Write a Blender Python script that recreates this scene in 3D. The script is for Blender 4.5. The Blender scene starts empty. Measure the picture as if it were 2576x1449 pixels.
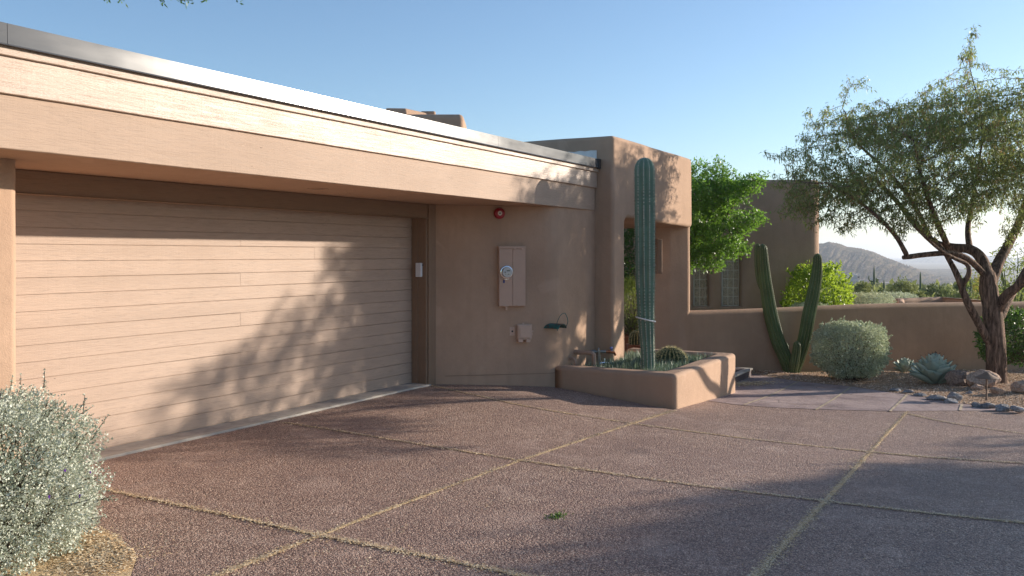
# Adobe house with garage, desert garden and low sun from the right
SUN_EL = 13.; SUN_AZ = 41.; SUN = 4.0; SKY = .104; DUST = .8; EXPO = 1.04; HAZE = 2.5e-4
SHADE = [(17.4, -10.1, 4.1, (1.15, 1.15, 1.), 'mesquite tree beyond the right edge, nearest the garden'), (14.8, -11.2, 1.0, (1.2, 1.2, 1.), 'mesquite tree beyond the right edge, nearest the road'), (18.8, -11.4, 2.6, (1.1, 1.1, 1.), 'mesquite tree beyond the right edge, farthest from the house')]
import bpy, bmesh, math, random
import numpy as np
from mathutils import Vector, noise as mnoise
random.seed(7)
RNG = np.random.default_rng(7)
S = bpy.context.scene
COL = S.collection
R = math.radians
# ---------------------------------------------------------------- survey of the place
# x runs along the garage front, y runs into the house, z up; the tripod stands at the origin
EYE = 1.65; F = 2231.0; CX = 1288.0; HY = 640.0
FW = (0.8705, 0.4922); RT = (0.4922, -0.8705)

def ray(px, py):
    r = (px - CX) / F
    return np.array([FW[0] + RT[0]*r, FW[1] + RT[1]*r, (HY - py) / F])
def at(px, py, d):
    return np.array([0, 0, EYE]) + ray(px, py) * d
def on_y(px, py, y):
    q = ray(px, py); return np.array([0, 0, EYE]) + q * (y / q[1])
def on_x(px, py, x):
    q = ray(px, py); return np.array([0, 0, EYE]) + q * (x / q[0])
def on_z(px, py, z):
    q = ray(px, py); return np.array([0, 0, EYE]) + q * ((z - EYE) / q[2])

GU = np.array([-8, 3, 4.5, 6.6, 9.1, 10.6, 13.3, 17, 22.])
GV = np.array([-14, 1.18, 3.64, 5.25, 6.5, 14.])
GZ = np.array([
 [-.04, -.042, -.052, -.11, -.25, -.31, -.42, -.57, -.78],
 [-.04, -.042, -.052, -.109, -.254, -.305, -.41, -.55, -.76],
 [-.04, -.042, -.055, -.105, -.212, -.277, -.446, -.525, -.66],
 [-.036, -.036, -.036, -.045, -.06, -.106, -.36, -.50, -.60],
 [-.012, -.012, -.012, -.012, -.004, -.05, -.36, -.50, -.60],
 [-.012, -.012, -.012, -.012, -.004, -.05, -.36, -.50, -.60]])
def _interp(q, xs):
    q = np.clip(q, xs[0], xs[-1]); i = np.clip(np.searchsorted(xs, q) - 1, 0, len(xs) - 2)
    t = (q - xs[i]) / (xs[i+1] - xs[i])
    return i, t
def site_z(x, y):
    x = np.asarray(x, float); y = np.asarray(y, float)
    i, t = _interp(x, GU); j, s = _interp(y, GV)
    return (GZ[j, i]*(1-t)*(1-s) + GZ[j, i+1]*t*(1-s) + GZ[j+1, i]*(1-t)*s + GZ[j+1, i+1]*t*s)
def smooth_site(x, y):
    a = 0
    for dx, dy in ((0, 0), (.45, 0), (-.45, 0), (0, .3), (0, -.3)):
        a = a + site_z(np.asarray(x)+dx, np.asarray(y)+dy)
    return a / 5
def land_z(x, y):
    x = np.asarray(x, float); y = np.asarray(y, float)
    r = np.hypot(x, y)
    k = np.clip((r - 20) / 12, 0, 1); k = k*k*(3-2*k)
    far = -.75 - .036*np.clip(r - 22, 0, 900) + .25*np.sin(x*.07)*np.sin(y*.05)*np.clip((r-25)/40, 0, 1)
    return smooth_site(x, y)*(1-k) + far*k
def hit(px, py):
    q = ray(px, py); t = 1.5
    for k in range(4000):
        p = q*t
        if EYE + p[2] <= land_z(p[0], p[1]): break
        t += .02
    return np.array([p[0], p[1], float(land_z(p[0], p[1]))])

# ---------------------------------------------------------------- objects
def tag(o, label=None, cat=None, group=None, kind=None):
    if label: o['label'] = label
    if cat: o['category'] = cat
    if group: o['group'] = group
    if kind: o['kind'] = kind
    return o
def thing(name, label, cat, loc=(0, 0, 0), group=None):
    o = bpy.data.objects.new(name, None); COL.objects.link(o)
    o.empty_display_size = .1; o.location = [float(c) for c in loc]
    return tag(o, label, cat, group)
def origin(p):
    v = np.zeros(3)
    while p is not None:
        v += np.array(p.location); p = p.parent
    return v
def mk(name, V, faces, m, parent=None, smooth=False, attr=None, sharp=None):
    V = np.asarray(V, float).reshape(-1, 3)
    if parent is not None: V = V - origin(parent)
    me = bpy.data.meshes.new(name)
    if isinstance(faces, np.ndarray):
        n, k = faces.shape
        me.vertices.add(len(V)); me.vertices.foreach_set('co', V.ravel())
        me.loops.add(n*k); me.loops.foreach_set('vertex_index', faces.ravel().astype(np.int32))
        me.polygons.add(n); me.polygons.foreach_set('loop_start', (np.arange(n)*k).astype(np.int32))
        me.update(calc_edges=True)
    else:
        me.from_pydata(V.tolist(), [], faces)
    if smooth: me.polygons.foreach_set('use_smooth', np.ones(len(me.polygons), bool))
    if attr is not None:
        a = me.attributes.new('rnd', 'FLOAT', 'POINT'); a.data.foreach_set('value', np.asarray(attr, np.float32))
    if sharp: me.set_sharp_from_angle(angle=R(sharp))
    me.update(); me.validate()
    o = bpy.data.objects.new(name, me); COL.objects.link(o)
    if m is not None: me.materials.append(m)
    if parent is not None: o.parent = parent
    return o
def dup(root, loc=None, rotz=0, scale=1, label=None, group=None):
    r = root.copy(); COL.objects.link(r)
    if loc is not None: r.location = [float(c) for c in loc]
    r.rotation_euler = (0, 0, rotz); r.scale = (scale,)*3 if not hasattr(scale, '__len__') else scale
    if label: r['label'] = label
    if group: r['group'] = group
    for ch in list(root.children):
        c = ch.copy(); COL.objects.link(c); c.parent = r
        for g in list(ch.children):
            d = g.copy(); COL.objects.link(d); d.parent = c
    return r
class MB:
    """collects pieces of one mesh"""
    def __init__(s): s.v = []; s.f = []; s.n = 0
    def add(s, V, Fc):
        V = np.asarray(V, float).reshape(-1, 3)
        s.v.append(V); s.f += [tuple(int(i)+s.n for i in f) for f in Fc]; s.n += len(V)
    def box(s, a, b, bev=0.0, seg=2):
        a = np.minimum(a, b).astype(float); b2 = np.maximum(a, b).astype(float)
        s.obox((a+b2)/2, (b2-a)/2, np.eye(3), bev, seg)
    def obox(s, c, h, M, bev=0.0, seg=2):
        bm = bmesh.new(); bmesh.ops.create_cube(bm, size=2)
        for v in bm.verts: v.co = Vector((v.co.x*h[0], v.co.y*h[1], v.co.z*h[2]))
        if bev > 0: bmesh.ops.bevel(bm, geom=bm.edges[:], offset=bev, segments=seg, profile=.5, affect='EDGES')
        bm.verts.index_update()
        V = np.array([v.co for v in bm.verts]); Fc = [[v.index for v in f.verts] for f in bm.faces]; bm.free()
        s.add(V @ np.asarray(M) + np.asarray(c), Fc)
    def tube(s, P, rad, n=8, cap=True):
        V, Fc = tube_geo(P, rad, n, cap); s.add(V, Fc)
    def lathe(s, c, prof, ax=(0, 0, 1), n=24):
        ax = np.array(ax, float); ax /= np.linalg.norm(ax)
        e = np.cross(ax, [0, 0, 1]) if abs(ax[2]) < .9 else np.cross(ax, [1, 0, 0]); e /= np.linalg.norm(e); g = np.cross(ax, e)
        th = np.arange(n)*2*np.pi/n; V = []; Fc = []
        for r, z in prof:
            V.append(np.asarray(c) + ax*z + r*(np.cos(th)[:, None]*e + np.sin(th)[:, None]*g))
        for i in range(len(prof)-1):
            for j in range(n):
                k = (j+1) % n; Fc.append((i*n+j, i*n+k, (i+1)*n+k, (i+1)*n+j))
        s.add(np.concatenate(V), Fc)
    def build(s, name, m, parent=None, smooth=False, sharp=None):
        return mk(name, np.concatenate(s.v), s.f, m, parent, smooth, sharp=sharp)
def tube_geo(P, rad, n=8, cap=True, squash=None):
    P = np.asarray(P, float); k = len(P); rad = np.broadcast_to(np.asarray(rad, float), (k,))
    T = np.gradient(P, axis=0); T /= np.linalg.norm(T, axis=1)[:, None] + 1e-9
    e = np.cross(T[0], [0, 0, 1.]);
    if np.linalg.norm(e) < .1: e = np.cross(T[0], [1., 0, 0])
    e /= np.linalg.norm(e); V = []; th = np.arange(n)*2*np.pi/n
    for i in range(k):
        e = e - T[i]*np.dot(e, T[i]); e /= np.linalg.norm(e) + 1e-9; g = np.cross(T[i], e)
        V.append(P[i] + rad[i]*(np.cos(th)[:, None]*e + np.sin(th)[:, None]*g))
    Fc = [(i*n+j, i*n+(j+1) % n, (i+1)*n+(j+1) % n, (i+1)*n+j) for i in range(k-1) for j in range(n)]
    if cap: Fc.append(tuple(range(n))[::-1]); Fc.append(tuple((k-1)*n+j for j in range(n)))
    return np.concatenate(V), Fc
def curve(pts, n=40):
    """smooth curve through points (Catmull-Rom)"""
    P = np.asarray(pts, float)
    if len(P) == 2: return P[0] + (P[1]-P[0])*np.linspace(0, 1, n)[:, None]
    Q = np.vstack([2*P[0]-P[1], P, 2*P[-1]-P[-2]]); out = []
    for t in np.linspace(0, len(P)-1-1e-6, n):
        i = int(t); f = t-i; a, b, c, d = Q[i:i+4]
        out.append(.5*(2*b + (c-a)*f + (2*a-5*b+4*c-d)*f*f + (-a+3*b-3*c+d)*f**3))
    return np.array(out)
def rounded(poly, step=.2):
    """closed outline from (a,b,radius) corners, counter-clockwise"""
    out = []; n = len(poly)
    for i in range(n):
        p = np.array(poly[i][:2], float); r = poly[i][2]
        a = np.array(poly[i-1][:2], float); b = np.array(poly[(i+1) % n][:2], float)
        da = (a-p); la = np.linalg.norm(da); da /= la; db = (b-p); lb = np.linalg.norm(db); db /= lb
        if r <= 0: out.append(p); continue
        ang = math.acos(np.clip(np.dot(da, db), -1, 1)); d = min(r/math.tan(ang/2), la*.48, lb*.48); r = d*math.tan(ang/2)
        p0 = p+da*d; p1 = p+db*d; c = p + (da+db)/np.linalg.norm(da+db)*(r/math.sin(ang/2))
        t0 = math.atan2(*(p0-c)[::-1]); t1 = math.atan2(*(p1-c)[::-1]); dt = (t1-t0+math.pi) % (2*math.pi)-math.pi
        k = max(3, int(abs(dt)*r/.04), int(abs(dt)/.3)); k = min(k, 14)
        for q in range(k+1): out.append(c + r*np.array([math.cos(t0+dt*q/k), math.sin(t0+dt*q/k)]))
    res = []
    for i in range(len(out)):
        a = out[i]; b = out[(i+1) % len(out)]; L = np.linalg.norm(b-a)
        if L < 1e-6: continue
        k = max(1, int(L/step))
        for q in range(k): res.append(a+(b-a)*q/k)
    return np.array(res)
def prism(outline, a0, a1, r0=0, r1=.06, axis='z', step=.25, amp=.006, seed=0., slope=None, mb=None, mapf=None):
    """soft-edged adobe block: an outline swept along an axis, its rims rounded, its faces slightly uneven"""
    P = np.asarray(outline, float); n = len(P)
    e = np.roll(P, -1, 0)-P; e /= np.linalg.norm(e, axis=1)[:, None]
    nr = np.stack([e[:, 1], -e[:, 0]], 1); vn = nr+np.roll(nr, 1, 0); vn /= (np.linalg.norm(vn, axis=1)[:, None]+1e-9)
    vn /= np.clip((vn*nr).sum(1), .4, 1)[:, None]
    rings = []; K = 5
    if r0 > 0: rings += [(a0+r0*(1-math.sin(q*math.pi/2/K)), r0*(1-math.cos(q*math.pi/2/K))) for q in range(K, 0, -1)]
    m = max(1, int((a1-r1-a0-r0)/step))
    rings += [(a0+r0+(a1-r1-a0-r0)*q/m, 0) for q in range(m+1)]
    if r1 > 0: rings += [(a1-r1+r1*math.sin(q*math.pi/2/K), r1*(1-math.cos(q*math.pi/2/K))) for q in range(1, K+1)]
    V = []
    for a, ins in rings:
        Q = P - vn*ins
        for k in range(n):
            x, y = Q[k]; z = a
            if slope is not None: z = a + slope(x, y)*(a-a0)/(a1-a0)
            w = (x, y, z) if axis == 'z' else (x, z, y)
            if mapf: w = mapf(w)
            d = amp*(mnoise.noise(Vector((w[0]*1.7+seed, w[1]*1.7, w[2]*1.7))) + .5*mnoise.noise(Vector((w[0]*5+seed, w[1]*5, w[2]*5))))
            nx, ny = vn[k]*d
            w = (w[0]+nx, w[1]+ny, w[2]) if axis == 'z' else (w[0]+nx, w[1], w[2]+ny)
            V.append(w)
    Fc = []; m = len(rings)
    for i in range(m-1):
        for k in range(n):
            j = (k+1) % n; q = (i*n+k, i*n+j, (i+1)*n+j, (i+1)*n+k)
            Fc.append(q if axis == 'z' else q[::-1])
    for ri, up in ((0, False), (m-1, True)):
        ring = [Vector(V[ri*n+k]) for k in range(n)]; bm = bmesh.new(); f = bm.faces.new([bm.verts.new(q) for q in ring])
        ax2 = (0, 1) if axis == 'z' else (0, 2)
        for q in ax2:
            lo_, hi_ = min(w[q] for w in ring), max(w[q] for w in ring)
            for c in np.arange(lo_+.3, hi_-.05, .3):
                no = [0, 0, 0]; no[q] = 1; co = [0, 0, 0]; co[q] = c
                bmesh.ops.bisect_plane(bm, geom=bm.verts[:]+bm.edges[:]+bm.faces[:], plane_co=co, plane_no=no)
        bm.faces.ensure_lookup_table(); bm.normal_update(); bm.verts.index_update()
        want = (1 if up else -1); comp = 2 if axis == 'z' else 1
        bmesh.ops.triangulate(bm, faces=[f_ for f_ in bm.faces if len(f_.verts) > 4]); bm.normal_update(); bm.verts.index_update()
        b0 = len(V); V += [tuple(v.co) for v in bm.verts]
        for f_ in bm.faces:
            ids = [v.index+b0 for v in f_.verts]
            Fc.append(tuple(ids if f_.normal[comp]*want > 0 else ids[::-1]))
        bm.free()
    if mb is not None: mb.add(V, Fc)
    return V, Fc
def adobe(name, V, Fc, m, parent=None):
    o = mk(name, V, Fc, m, parent, smooth=True)
    w = o.modifiers.new('normals', 'WEIGHTED_NORMAL'); w.weight = 80
    return o
# ---------------------------------------------------------------- materials
class NT:
    def __init__(s, name):
        s.m = bpy.data.materials.new(name); s.m.use_nodes = True; s.t = s.m.node_tree; s.t.nodes.clear()
        s.out = s.n('ShaderNodeOutputMaterial'); s.b = s.n('ShaderNodeBsdfPrincipled'); s.l(s.b.outputs[0], s.out.inputs[0])
        s.geo = None
    def n(s, typ, **kw):
        o = s.t.nodes.new(typ)
        for k, v in kw.items(): setattr(o, k, v)
        return o
    def l(s, a, b): s.t.links.new(a, b)
    def pos(s, scale=(1, 1, 1), rot=(0, 0, 0)):
        c = s.n('ShaderNodeTexCoord'); mp = s.n('ShaderNodeMapping'); mp.inputs['Scale'].default_value = scale; mp.inputs['Rotation'].default_value = rot
        s.l(c.outputs['Object'], mp.inputs[0]); return mp.outputs[0]
    def noise(s, vec, scale, detail=4, rough=.55, dist=0):
        o = s.n('ShaderNodeTexNoise'); o.inputs['Scale'].default_value = scale; o.inputs['Detail'].default_value = detail
        o.inputs['Roughness'].default_value = rough; o.inputs['Distortion'].default_value = dist
        s.l(vec, o.inputs['Vector']); return o.outputs['Fac']
    def ramp(s, fac, stops):
        o = s.n('ShaderNodeValToRGB'); e = o.color_ramp.elements
        while len(e) < len(stops): e.new(.5)
        for i, (p, c) in enumerate(stops):
            e[i].position = p; e[i].color = (c[0], c[1], c[2], 1) if hasattr(c, '__len__') else (c, c, c, 1)
        s.l(fac, o.inputs[0]); return o.outputs[0]
    def mix(s, fac, a, b, mode='MIX'):
        o = s.n('ShaderNodeMix', data_type='RGBA', blend_type=mode)
        if hasattr(fac, 'links'): s.l(fac, o.inputs[0])
        else: o.inputs[0].default_value = fac
        for k, v in ((6, a), (7, b)):
            if hasattr(v, 'links'): s.l(v, o.inputs[k])
            else: o.inputs[k].default_value = (v[0], v[1], v[2], 1)
        return o.outputs[2]
    def math(s, op, a, b=0.):
        o = s.n('ShaderNodeMath', operation=op)
        for k, v in ((0, a), (1, b)):
            if hasattr(v, 'links'): s.l(v, o.inputs[k])
            else: o.inputs[k].default_value = v
        return o.outputs[0]
    def bump(s, h, dist, strength=1., prev=None):
        o = s.n('ShaderNodeBump'); o.inputs['Distance'].default_value = dist; o.inputs['Strength'].default_value = strength
        s.l(h, o.inputs['Height'])
        if prev is not None: s.l(prev, o.inputs['Normal'])
        return o.outputs[0]
    def col(s, c):
        if hasattr(c, 'links'): s.l(c, s.b.inputs['Base Color'])
        else: s.b.inputs['Base Color'].default_value = (c[0], c[1], c[2], 1)
    def set(s, **kw):
        for k, v in kw.items():
            i = s.b.inputs[k.replace('_', ' ')]
            if hasattr(v, 'links'): s.l(v, i)
            else: i.default_value = v
    def nrm(s, x): s.l(x, s.b.inputs['Normal'])
def sc(c, k): return tuple(min(1, x*k) for x in c)

def stucco(name, c, var=.17):
    t = NT(name); p = t.pos()
    big = t.noise(p, .9, 5, .6); med = t.noise(p, 7, 4); fin = t.noise(p, 150, 2, .6)
    a = t.ramp(big, [(.3, sc(c, 1-var)), (.7, sc(c, 1+var))])
    a = t.mix(t.ramp(med, [(.35, 0), (.75, .35)]), a, sc(c, .84))
    st = t.noise(t.pos((3.2, 3.2, .35)), 2.2, 4, .6)
    a = t.mix(t.ramp(st, [(.52, 0), (.78, .3)]), a, sc((c[0], c[1]*.97, c[2]*.95), .72))
    a = t.mix(t.ramp(fin, [(.3, .22), (.7, 0)]), a, sc(c, .6))
    pt = t.noise(p, 1.6, 3, .5, .8); a = t.mix(t.ramp(pt, [(.66, 0), (.70, .22)]), a, (c[0]*1.25, c[1]*1.3, c[2]*1.38)); a = t.mix(t.ramp(t.noise(t.pos((1, 1, 1)), 2.7, 5, .7), [(.64, 0), (.72, .3)]), a, sc(c, .7))
    t.col(a); t.set(Roughness=.92, Specular_IOR_Level=.2)
    b = t.bump(big, .03, .5); b = t.bump(t.noise(p, 22, 3), .006, .6, b); b = t.bump(fin, .0035, .8, b); t.nrm(b)
    return t.m
def timber(name, c, axis='x', rough=.5, saw=.5, spec=.5):
    """rough-sawn painted board: grain along the board, saw marks across it"""
    t = NT(name); k = {'x': (.6, 9, 9), 'z': (9, 9, .6)}[axis]; k2 = {'x': (17, 1, .6), 'z': (1, .6, 17)}[axis]
    g = t.noise(t.pos(k), 4.5, 6, .65, 2.4); s2 = t.noise(t.pos(k2), 3., 3, .6); pl = t.noise(t.pos(), 1.1, 3)
    kn = t.noise(t.pos((1.2, 6, 6)), 3, 2)
    a = t.ramp(g, [(.28, sc(c, .74)), (.48, c), (.72, sc(c, 1.12))]); a = t.mix(t.ramp(pl, [(.3, .0), (.7, .4)]), a, sc(c, .85))
    a = t.mix(t.ramp(kn, [(.70, 0), (.78, .35)]), a, sc(c, .6))
    bd = t.noise(t.pos((.16, 1, 7.6)), 1.0, 1, .3); a = t.mix(t.ramp(bd, [(.35, 0), (.65, .3)]), a, sc(c, .78))
    dn = t.n('ShaderNodeTexVoronoi'); dn.inputs['Scale'].default_value = 2.6; t.l(t.pos((1, 1, 2.5)), dn.inputs[0]); a = t.mix(t.ramp(dn.outputs['Distance'], [(.018, .75), (.03, 0)]), a, sc(c, .25))
    t.col(a); t.set(Roughness=t.ramp(t.math('ADD', g, t.math('MULTIPLY', pl, .6)), [(.5, rough-.06), (1., rough+.1)]), Specular_IOR_Level=spec)
    b = t.bump(g, .004, .8); b = t.bump(s2, .0025, saw, b); b = t.bump(t.noise(t.pos((30, 90, 90)), 3, 2), .0015, .5, b); t.nrm(b)
    return t.m
def plain(name, c, rough=.5, metal=0., bumps=None, var=.1, spec=.5):
    t = NT(name); p = t.pos(); n = t.noise(p, 9, 5)
    t.col(t.ramp(n, [(.3, sc(c, 1-var)), (.7, sc(c, 1+var))])); t.set(Roughness=t.ramp(n, [(.2, max(.02, rough-.06)), (.8, rough+.08)]), Metallic=metal, Specular_IOR_Level=spec)
    if bumps: t.nrm(t.bump(t.noise(p, bumps[0], 4), bumps[1], .8))
    return t.m
def leaf(name, cols, trans=.35, rough=.45, clump=1.3, tcol=None, spec=.4):
    """leaf blades: colour differs blade by blade and clump by clump, light shines through"""
    t = NT(name); at_ = t.n('ShaderNodeAttribute', attribute_name='rnd'); p = t.pos()
    base = t.ramp(at_.outputs['Fac'], [(i/(len(cols)-1), c) for i, c in enumerate(cols)])
    cl = t.noise(p, clump, 3)
    base = t.mix(t.ramp(cl, [(.35, .0), (.7, .5)]), base, sc(cols[-1], 1.05))
    t.col(base); t.set(Roughness=rough, Specular_IOR_Level=spec)
    tr = t.n('ShaderNodeBsdfTranslucent'); t.l(t.mix(.6, base, tcol or sc(cols[-1], 1.7)), tr.inputs[0])
    mx = t.n('ShaderNodeMixShader'); mx.inputs[0].default_value = trans
    t.l(t.b.outputs[0], mx.inputs[1]); t.l(tr.outputs[0], mx.inputs[2]); t.l(mx.outputs[0], t.out.inputs[0])
    return t.m
def bark(name, c, k=1.):
    t = NT(name); g = t.noise(t.pos((9*k, 9*k, 1.3*k)), 3, 6, .7, .6); f = t.noise(t.pos((30, 30, 9)), 3, 3)
    a = t.ramp(g, [(.36, sc(c, .22)), (.5, c), (.64, sc(c, 2.1))]); t.col(a); t.set(Roughness=.9, Specular_IOR_Level=.2)
    t.nrm(t.bump(f, .006, .9, t.bump(g, .06, 1.))); return t.m
def rock(name, c, c2):
    t = NT(name); p = t.pos(); a = t.noise(p, 3, 6, .65); b = t.noise(p, 40, 4, .6); v = t.n('ShaderNodeTexVoronoi', feature='DISTANCE_TO_EDGE'); v.inputs['Scale'].default_value = 5; t.l(p, v.inputs[0])
    q = t.ramp(a, [(.3, c), (.7, c2)]); q = t.mix(t.ramp(b, [(.4, .6), (.6, 0)]), q, sc(c, .45)); t.col(q); t.set(Roughness=.9, Specular_IOR_Level=.25)
    t.nrm(t.bump(b, .012, .9, t.bump(a, .06, .9))); return t.m

STUC = (.465, .312, .217)
M = {}
M['stucco'] = stucco('stucco_brown', STUC)
M['stucco_wall'] = stucco('stucco_garden', (.44, .292, .196))
M['soffit'] = stucco('soffit_plaster', (.50, .32, .215), .06)
M['door'] = timber('door_boards', (.44, .322, .247), 'x', .55, .35, .3)
M['fascia'] = timber('fascia_boards', (.455, .332, .252), 'x', .42, .3, .5)
M['fascia_low'] = timber('fascia_beam', (.435, .31, .227), 'x', .65, .4, .3)
M['trim'] = timber('trim_boards', (.27, .175, .115), 'z', .6, .3, .3)
M['header'] = timber('header_boards', (.26, .165, .105), 'x', .6, .3, .3)
t = NT('grey_flashing'); p = t.pos(); n_ = t.noise(t.pos((.5, 1, 3)), 2.5, 4)
t.col((.085, .087, .092)); t.set(Metallic=.0, Specular_IOR_Level=.42, Roughness=t.ramp(n_, [(.3, .18), (.7, .25)]))
t.nrm(t.bump(t.noise(t.pos((1, 1, 1)), 2.2, 2), .008, .3)); M['flash'] = t.m
M['darkmetal'] = plain('dark_metal', (.035, .036, .04), .45, .3)
M['roof'] = plain('roof_coating', (.5, .48, .45), .9, 0, (30, .006))
M['white'] = plain('white_coating', (.72, .68, .64), .7, 0, (25, .01))
M['panelpaint'] = plain('panel_paint', (.50, .335, .25), .5, 0, None, .04)
M['boxpaint'] = plain('box_paint', (.56, .385, .29), .5, 0, None, .05)
M['red'] = plain('bell_red', (.33, .012, .022), .35, 0, None, .05)
M['label'] = plain('ivory_label', (.62, .6, .52), .5, 0, None, .05)
M['black'] = plain('black_plastic', (.02, .02, .022), .4)
M['screwm'] = plain('screw_metal', (.25, .24, .22), .4, .8)
M['chrome'] = plain('bright_metal', (.75, .76, .78), .14, 1.)
M['meterface'] = plain('meter_face', (.52, .53, .52), .5, 0, None, .03)
M['lcd'] = plain('lcd_glass', (.15, .17, .14), .25)
M['blue'] = plain('blue_tag', (.03, .05, .2), .4)
M['bluelever'] = plain('blue_lever', (.12, .16, .5), .35)
M['whiteplastic'] = plain('white_plastic', (.72, .73, .76), .4, 0, None, .03)
M['copper'] = plain('brass_pipe', (.36, .13, .06), .35, .8)
M['pipepaint'] = plain('pipe_paint', (.36, .24, .175), .5, 0, (60, .001))
t = NT('teal_copper'); n_ = t.noise(t.pos(), 9, 5, .65)
t.col(t.ramp(n_, [(.36, (.12, .05, .03)), (.5, (.03, .11, .10)), (.68, (.02, .2, .19))])); t.set(Roughness=.6, Metallic=.2); M['teal'] = t.m
t = NT('glass_block'); p = t.pos(); n_ = t.noise(p, 26, 3, .6, 1.2)
t.col(t.ramp(n_, [(.35, (.30, .26, .20)), (.7, (.75, .67, .54))])); t.set(Roughness=.22, Specular_IOR_Level=.7); t.nrm(t.bump(n_, .012, .9)); M['gblock'] = t.m
M['glass'] = plain('dark_pane', (.03, .035, .035), .06, 0, None, .1, .8)
M['grout'] = plain('pale_grout', (.80, .78, .72), .7)
M['terracotta'] = plain('terracotta', (.32, .12, .06), .75, 0, (40, .002))
M['concrete'] = plain('pale_concrete', (.38, .34, .30), .9, 0, (60, .003), .2)
M['nosing'] = plain('stone_nosing', (.46, .41, .345), .8, 0, (60, .003), .15)
M['darkslab'] = plain('step_slab', (.10, .075, .075), .85, 0, (70, .003), .2)
M['mushroom'] = plain('lamp_bronze', (.22, .15, .105), .7, .1, (120, .003), .2)

# exposed-aggregate driveway
t = NT('aggregate'); p = t.pos()
v = t.n('ShaderNodeTexVoronoi'); v.inputs['Scale'].default_value = 105; t.l(p, v.inputs[0])
v2 = t.n('ShaderNodeTexVoronoi'); v2.inputs['Scale'].default_value = 60; t.l(p, v2.inputs[0])
sp = t.n('ShaderNodeSeparateColor'); t.l(v.outputs['Color'], sp.inputs[0]); sp2 = t.n('ShaderNodeSeparateColor'); t.l(v2.outputs['Color'], sp2.inputs[0])
c1 = t.ramp(sp.outputs[0], [(0, (.07, .038, .032)), (.28, (.34, .20, .148)), (.55, (.68, .44, .325)), (.88, (.88, .65, .50)), (1, (.95, .83, .66))])
c2 = t.ramp(sp2.outputs[1], [(0, (.10, .058, .05)), (.5, (.46, .285, .212)), (1, (.86, .61, .46))])
a = t.mix(.5, c1, c2)
ed = t.ramp(v.outputs['Distance'], [(.30, 0), (.62, .75)]); a = t.mix(ed, a, (.07, .042, .036))
big = t.noise(p, .7, 5, .65); a = t.mix(t.ramp(big, [(.40, 0), (.68, .42)]), a, (.22, .135, .112)); a = t.mix(t.ramp(t.noise(p, 2.3, 5, .7), [(.52, 0), (.75, .35)]), a, (.70, .52, .42))
ti = t.noise(t.pos((.25, 2.2, 1)), 1.6, 3, .5); a = t.mix(t.ramp(ti, [(.56, 0), (.72, .3)]), a, (.16, .11, .105))
a = t.mix(t.ramp(t.noise(p, 1.1, 2, .4), [(.70, 0), (.76, .45)]), a, (.13, .09, .085))
t.col(a); t.set(Roughness=.62, Specular_IOR_Level=.5)
hb = t.math('SUBTRACT', 1., v.outputs['Distance'])
hb2 = t.math('SUBTRACT', 1., v2.outputs['Distance'])
t.nrm(t.bump(hb, .007, .8, t.bump(hb2, .008, .7, t.bump(t.noise(p, 3, 3), .01, .4)))); M['drive'] = t.m
# stamped path
t = NT('stamped_path'); p = t.pos(); n_ = t.noise(p, 1.6, 6, .7); f_ = t.noise(t.pos((1, 1, 1)), 35, 4, .6); cr = t.n('ShaderNodeTexVoronoi', feature='DISTANCE_TO_EDGE'); cr.inputs['Scale'].default_value = 1.6
t.l(t.pos((1, 1.7, 1), (0, 0, .5)), cr.inputs[0])
a = t.ramp(n_, [(.3, (.22, .155, .148)), (.5, (.40, .295, .27)), (.75, (.56, .43, .39))]); a = t.mix(t.ramp(f_, [(.3, .4), (.6, 0)]), a, (.09, .065, .065))
a = t.mix(t.ramp(cr.outputs['Distance'], [(0, .6), (.012, 0)]), a, (.07, .05, .045))
t.col(a); t.set(Roughness=.72, Specular_IOR_Level=.4); t.nrm(t.bump(f_, .004, .6, t.bump(n_, .03, .6))); M['path'] = t.m
# desert gravel
def gravel(name, k, cols, scale=55):
    t = NT(name); p = t.pos(); v = t.n('ShaderNodeTexVoronoi'); v.inputs['Scale'].default_value = scale; t.l(p, v.inputs[0])
    s_ = t.n('ShaderNodeSeparateColor'); t.l(v.outputs['Color'], s_.inputs[0])
    a = t.ramp(s_.outputs[0], cols); a = t.mix(t.ramp(v.outputs['Distance'], [(.35, 0), (.7, .7)]), a, sc(cols[0][1], .5))
    a = t.mix(t.ramp(t.noise(p, .8, 4), [(.4, 0), (.7, .4)]), a, sc(cols[1][1], .8)); t.col(a); t.set(Roughness=.9, Specular_IOR_Level=.2)
    t.nrm(t.bump(t.math('SUBTRACT', 1., v.outputs['Distance']), k, .9, t.bump(t.noise(p, 5, 4), .03, .5))); return t.m
M['gravel'] = gravel('desert_gravel', .03, [(0, (.30, .18, .11)), (.5, (.58, .39, .26)), (.85, (.72, .54, .39)), (1, (.85, .72, .58))])
t = NT('desert_ground'); p = t.pos(); n_ = t.noise(p, .05, 8, .7); f_ = t.noise(p, 1.4, 5)
a = t.ramp(n_, [(.35, (.16, .14, .07)), (.6, (.30, .22, .15))]); a = t.mix(t.ramp(f_, [(.5, 0), (.6, .7)]), a, (.10, .11, .05)); t.col(a); t.set(Roughness=.95, Specular_IOR_Level=.1); t.nrm(t.bump(f_, .15, .6)); M['desert'] = t.m
t = NT('litter_straw'); at_ = t.n('ShaderNodeAttribute', attribute_name='rnd'); t.col(t.ramp(at_.outputs['Fac'], [(0, (.48, .32, .17)), (.5, (.72, .54, .32)), (1, (.86, .73, .52))])); t.set(Roughness=.9, Specular_IOR_Level=.2); M['litter'] = t.m
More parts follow.
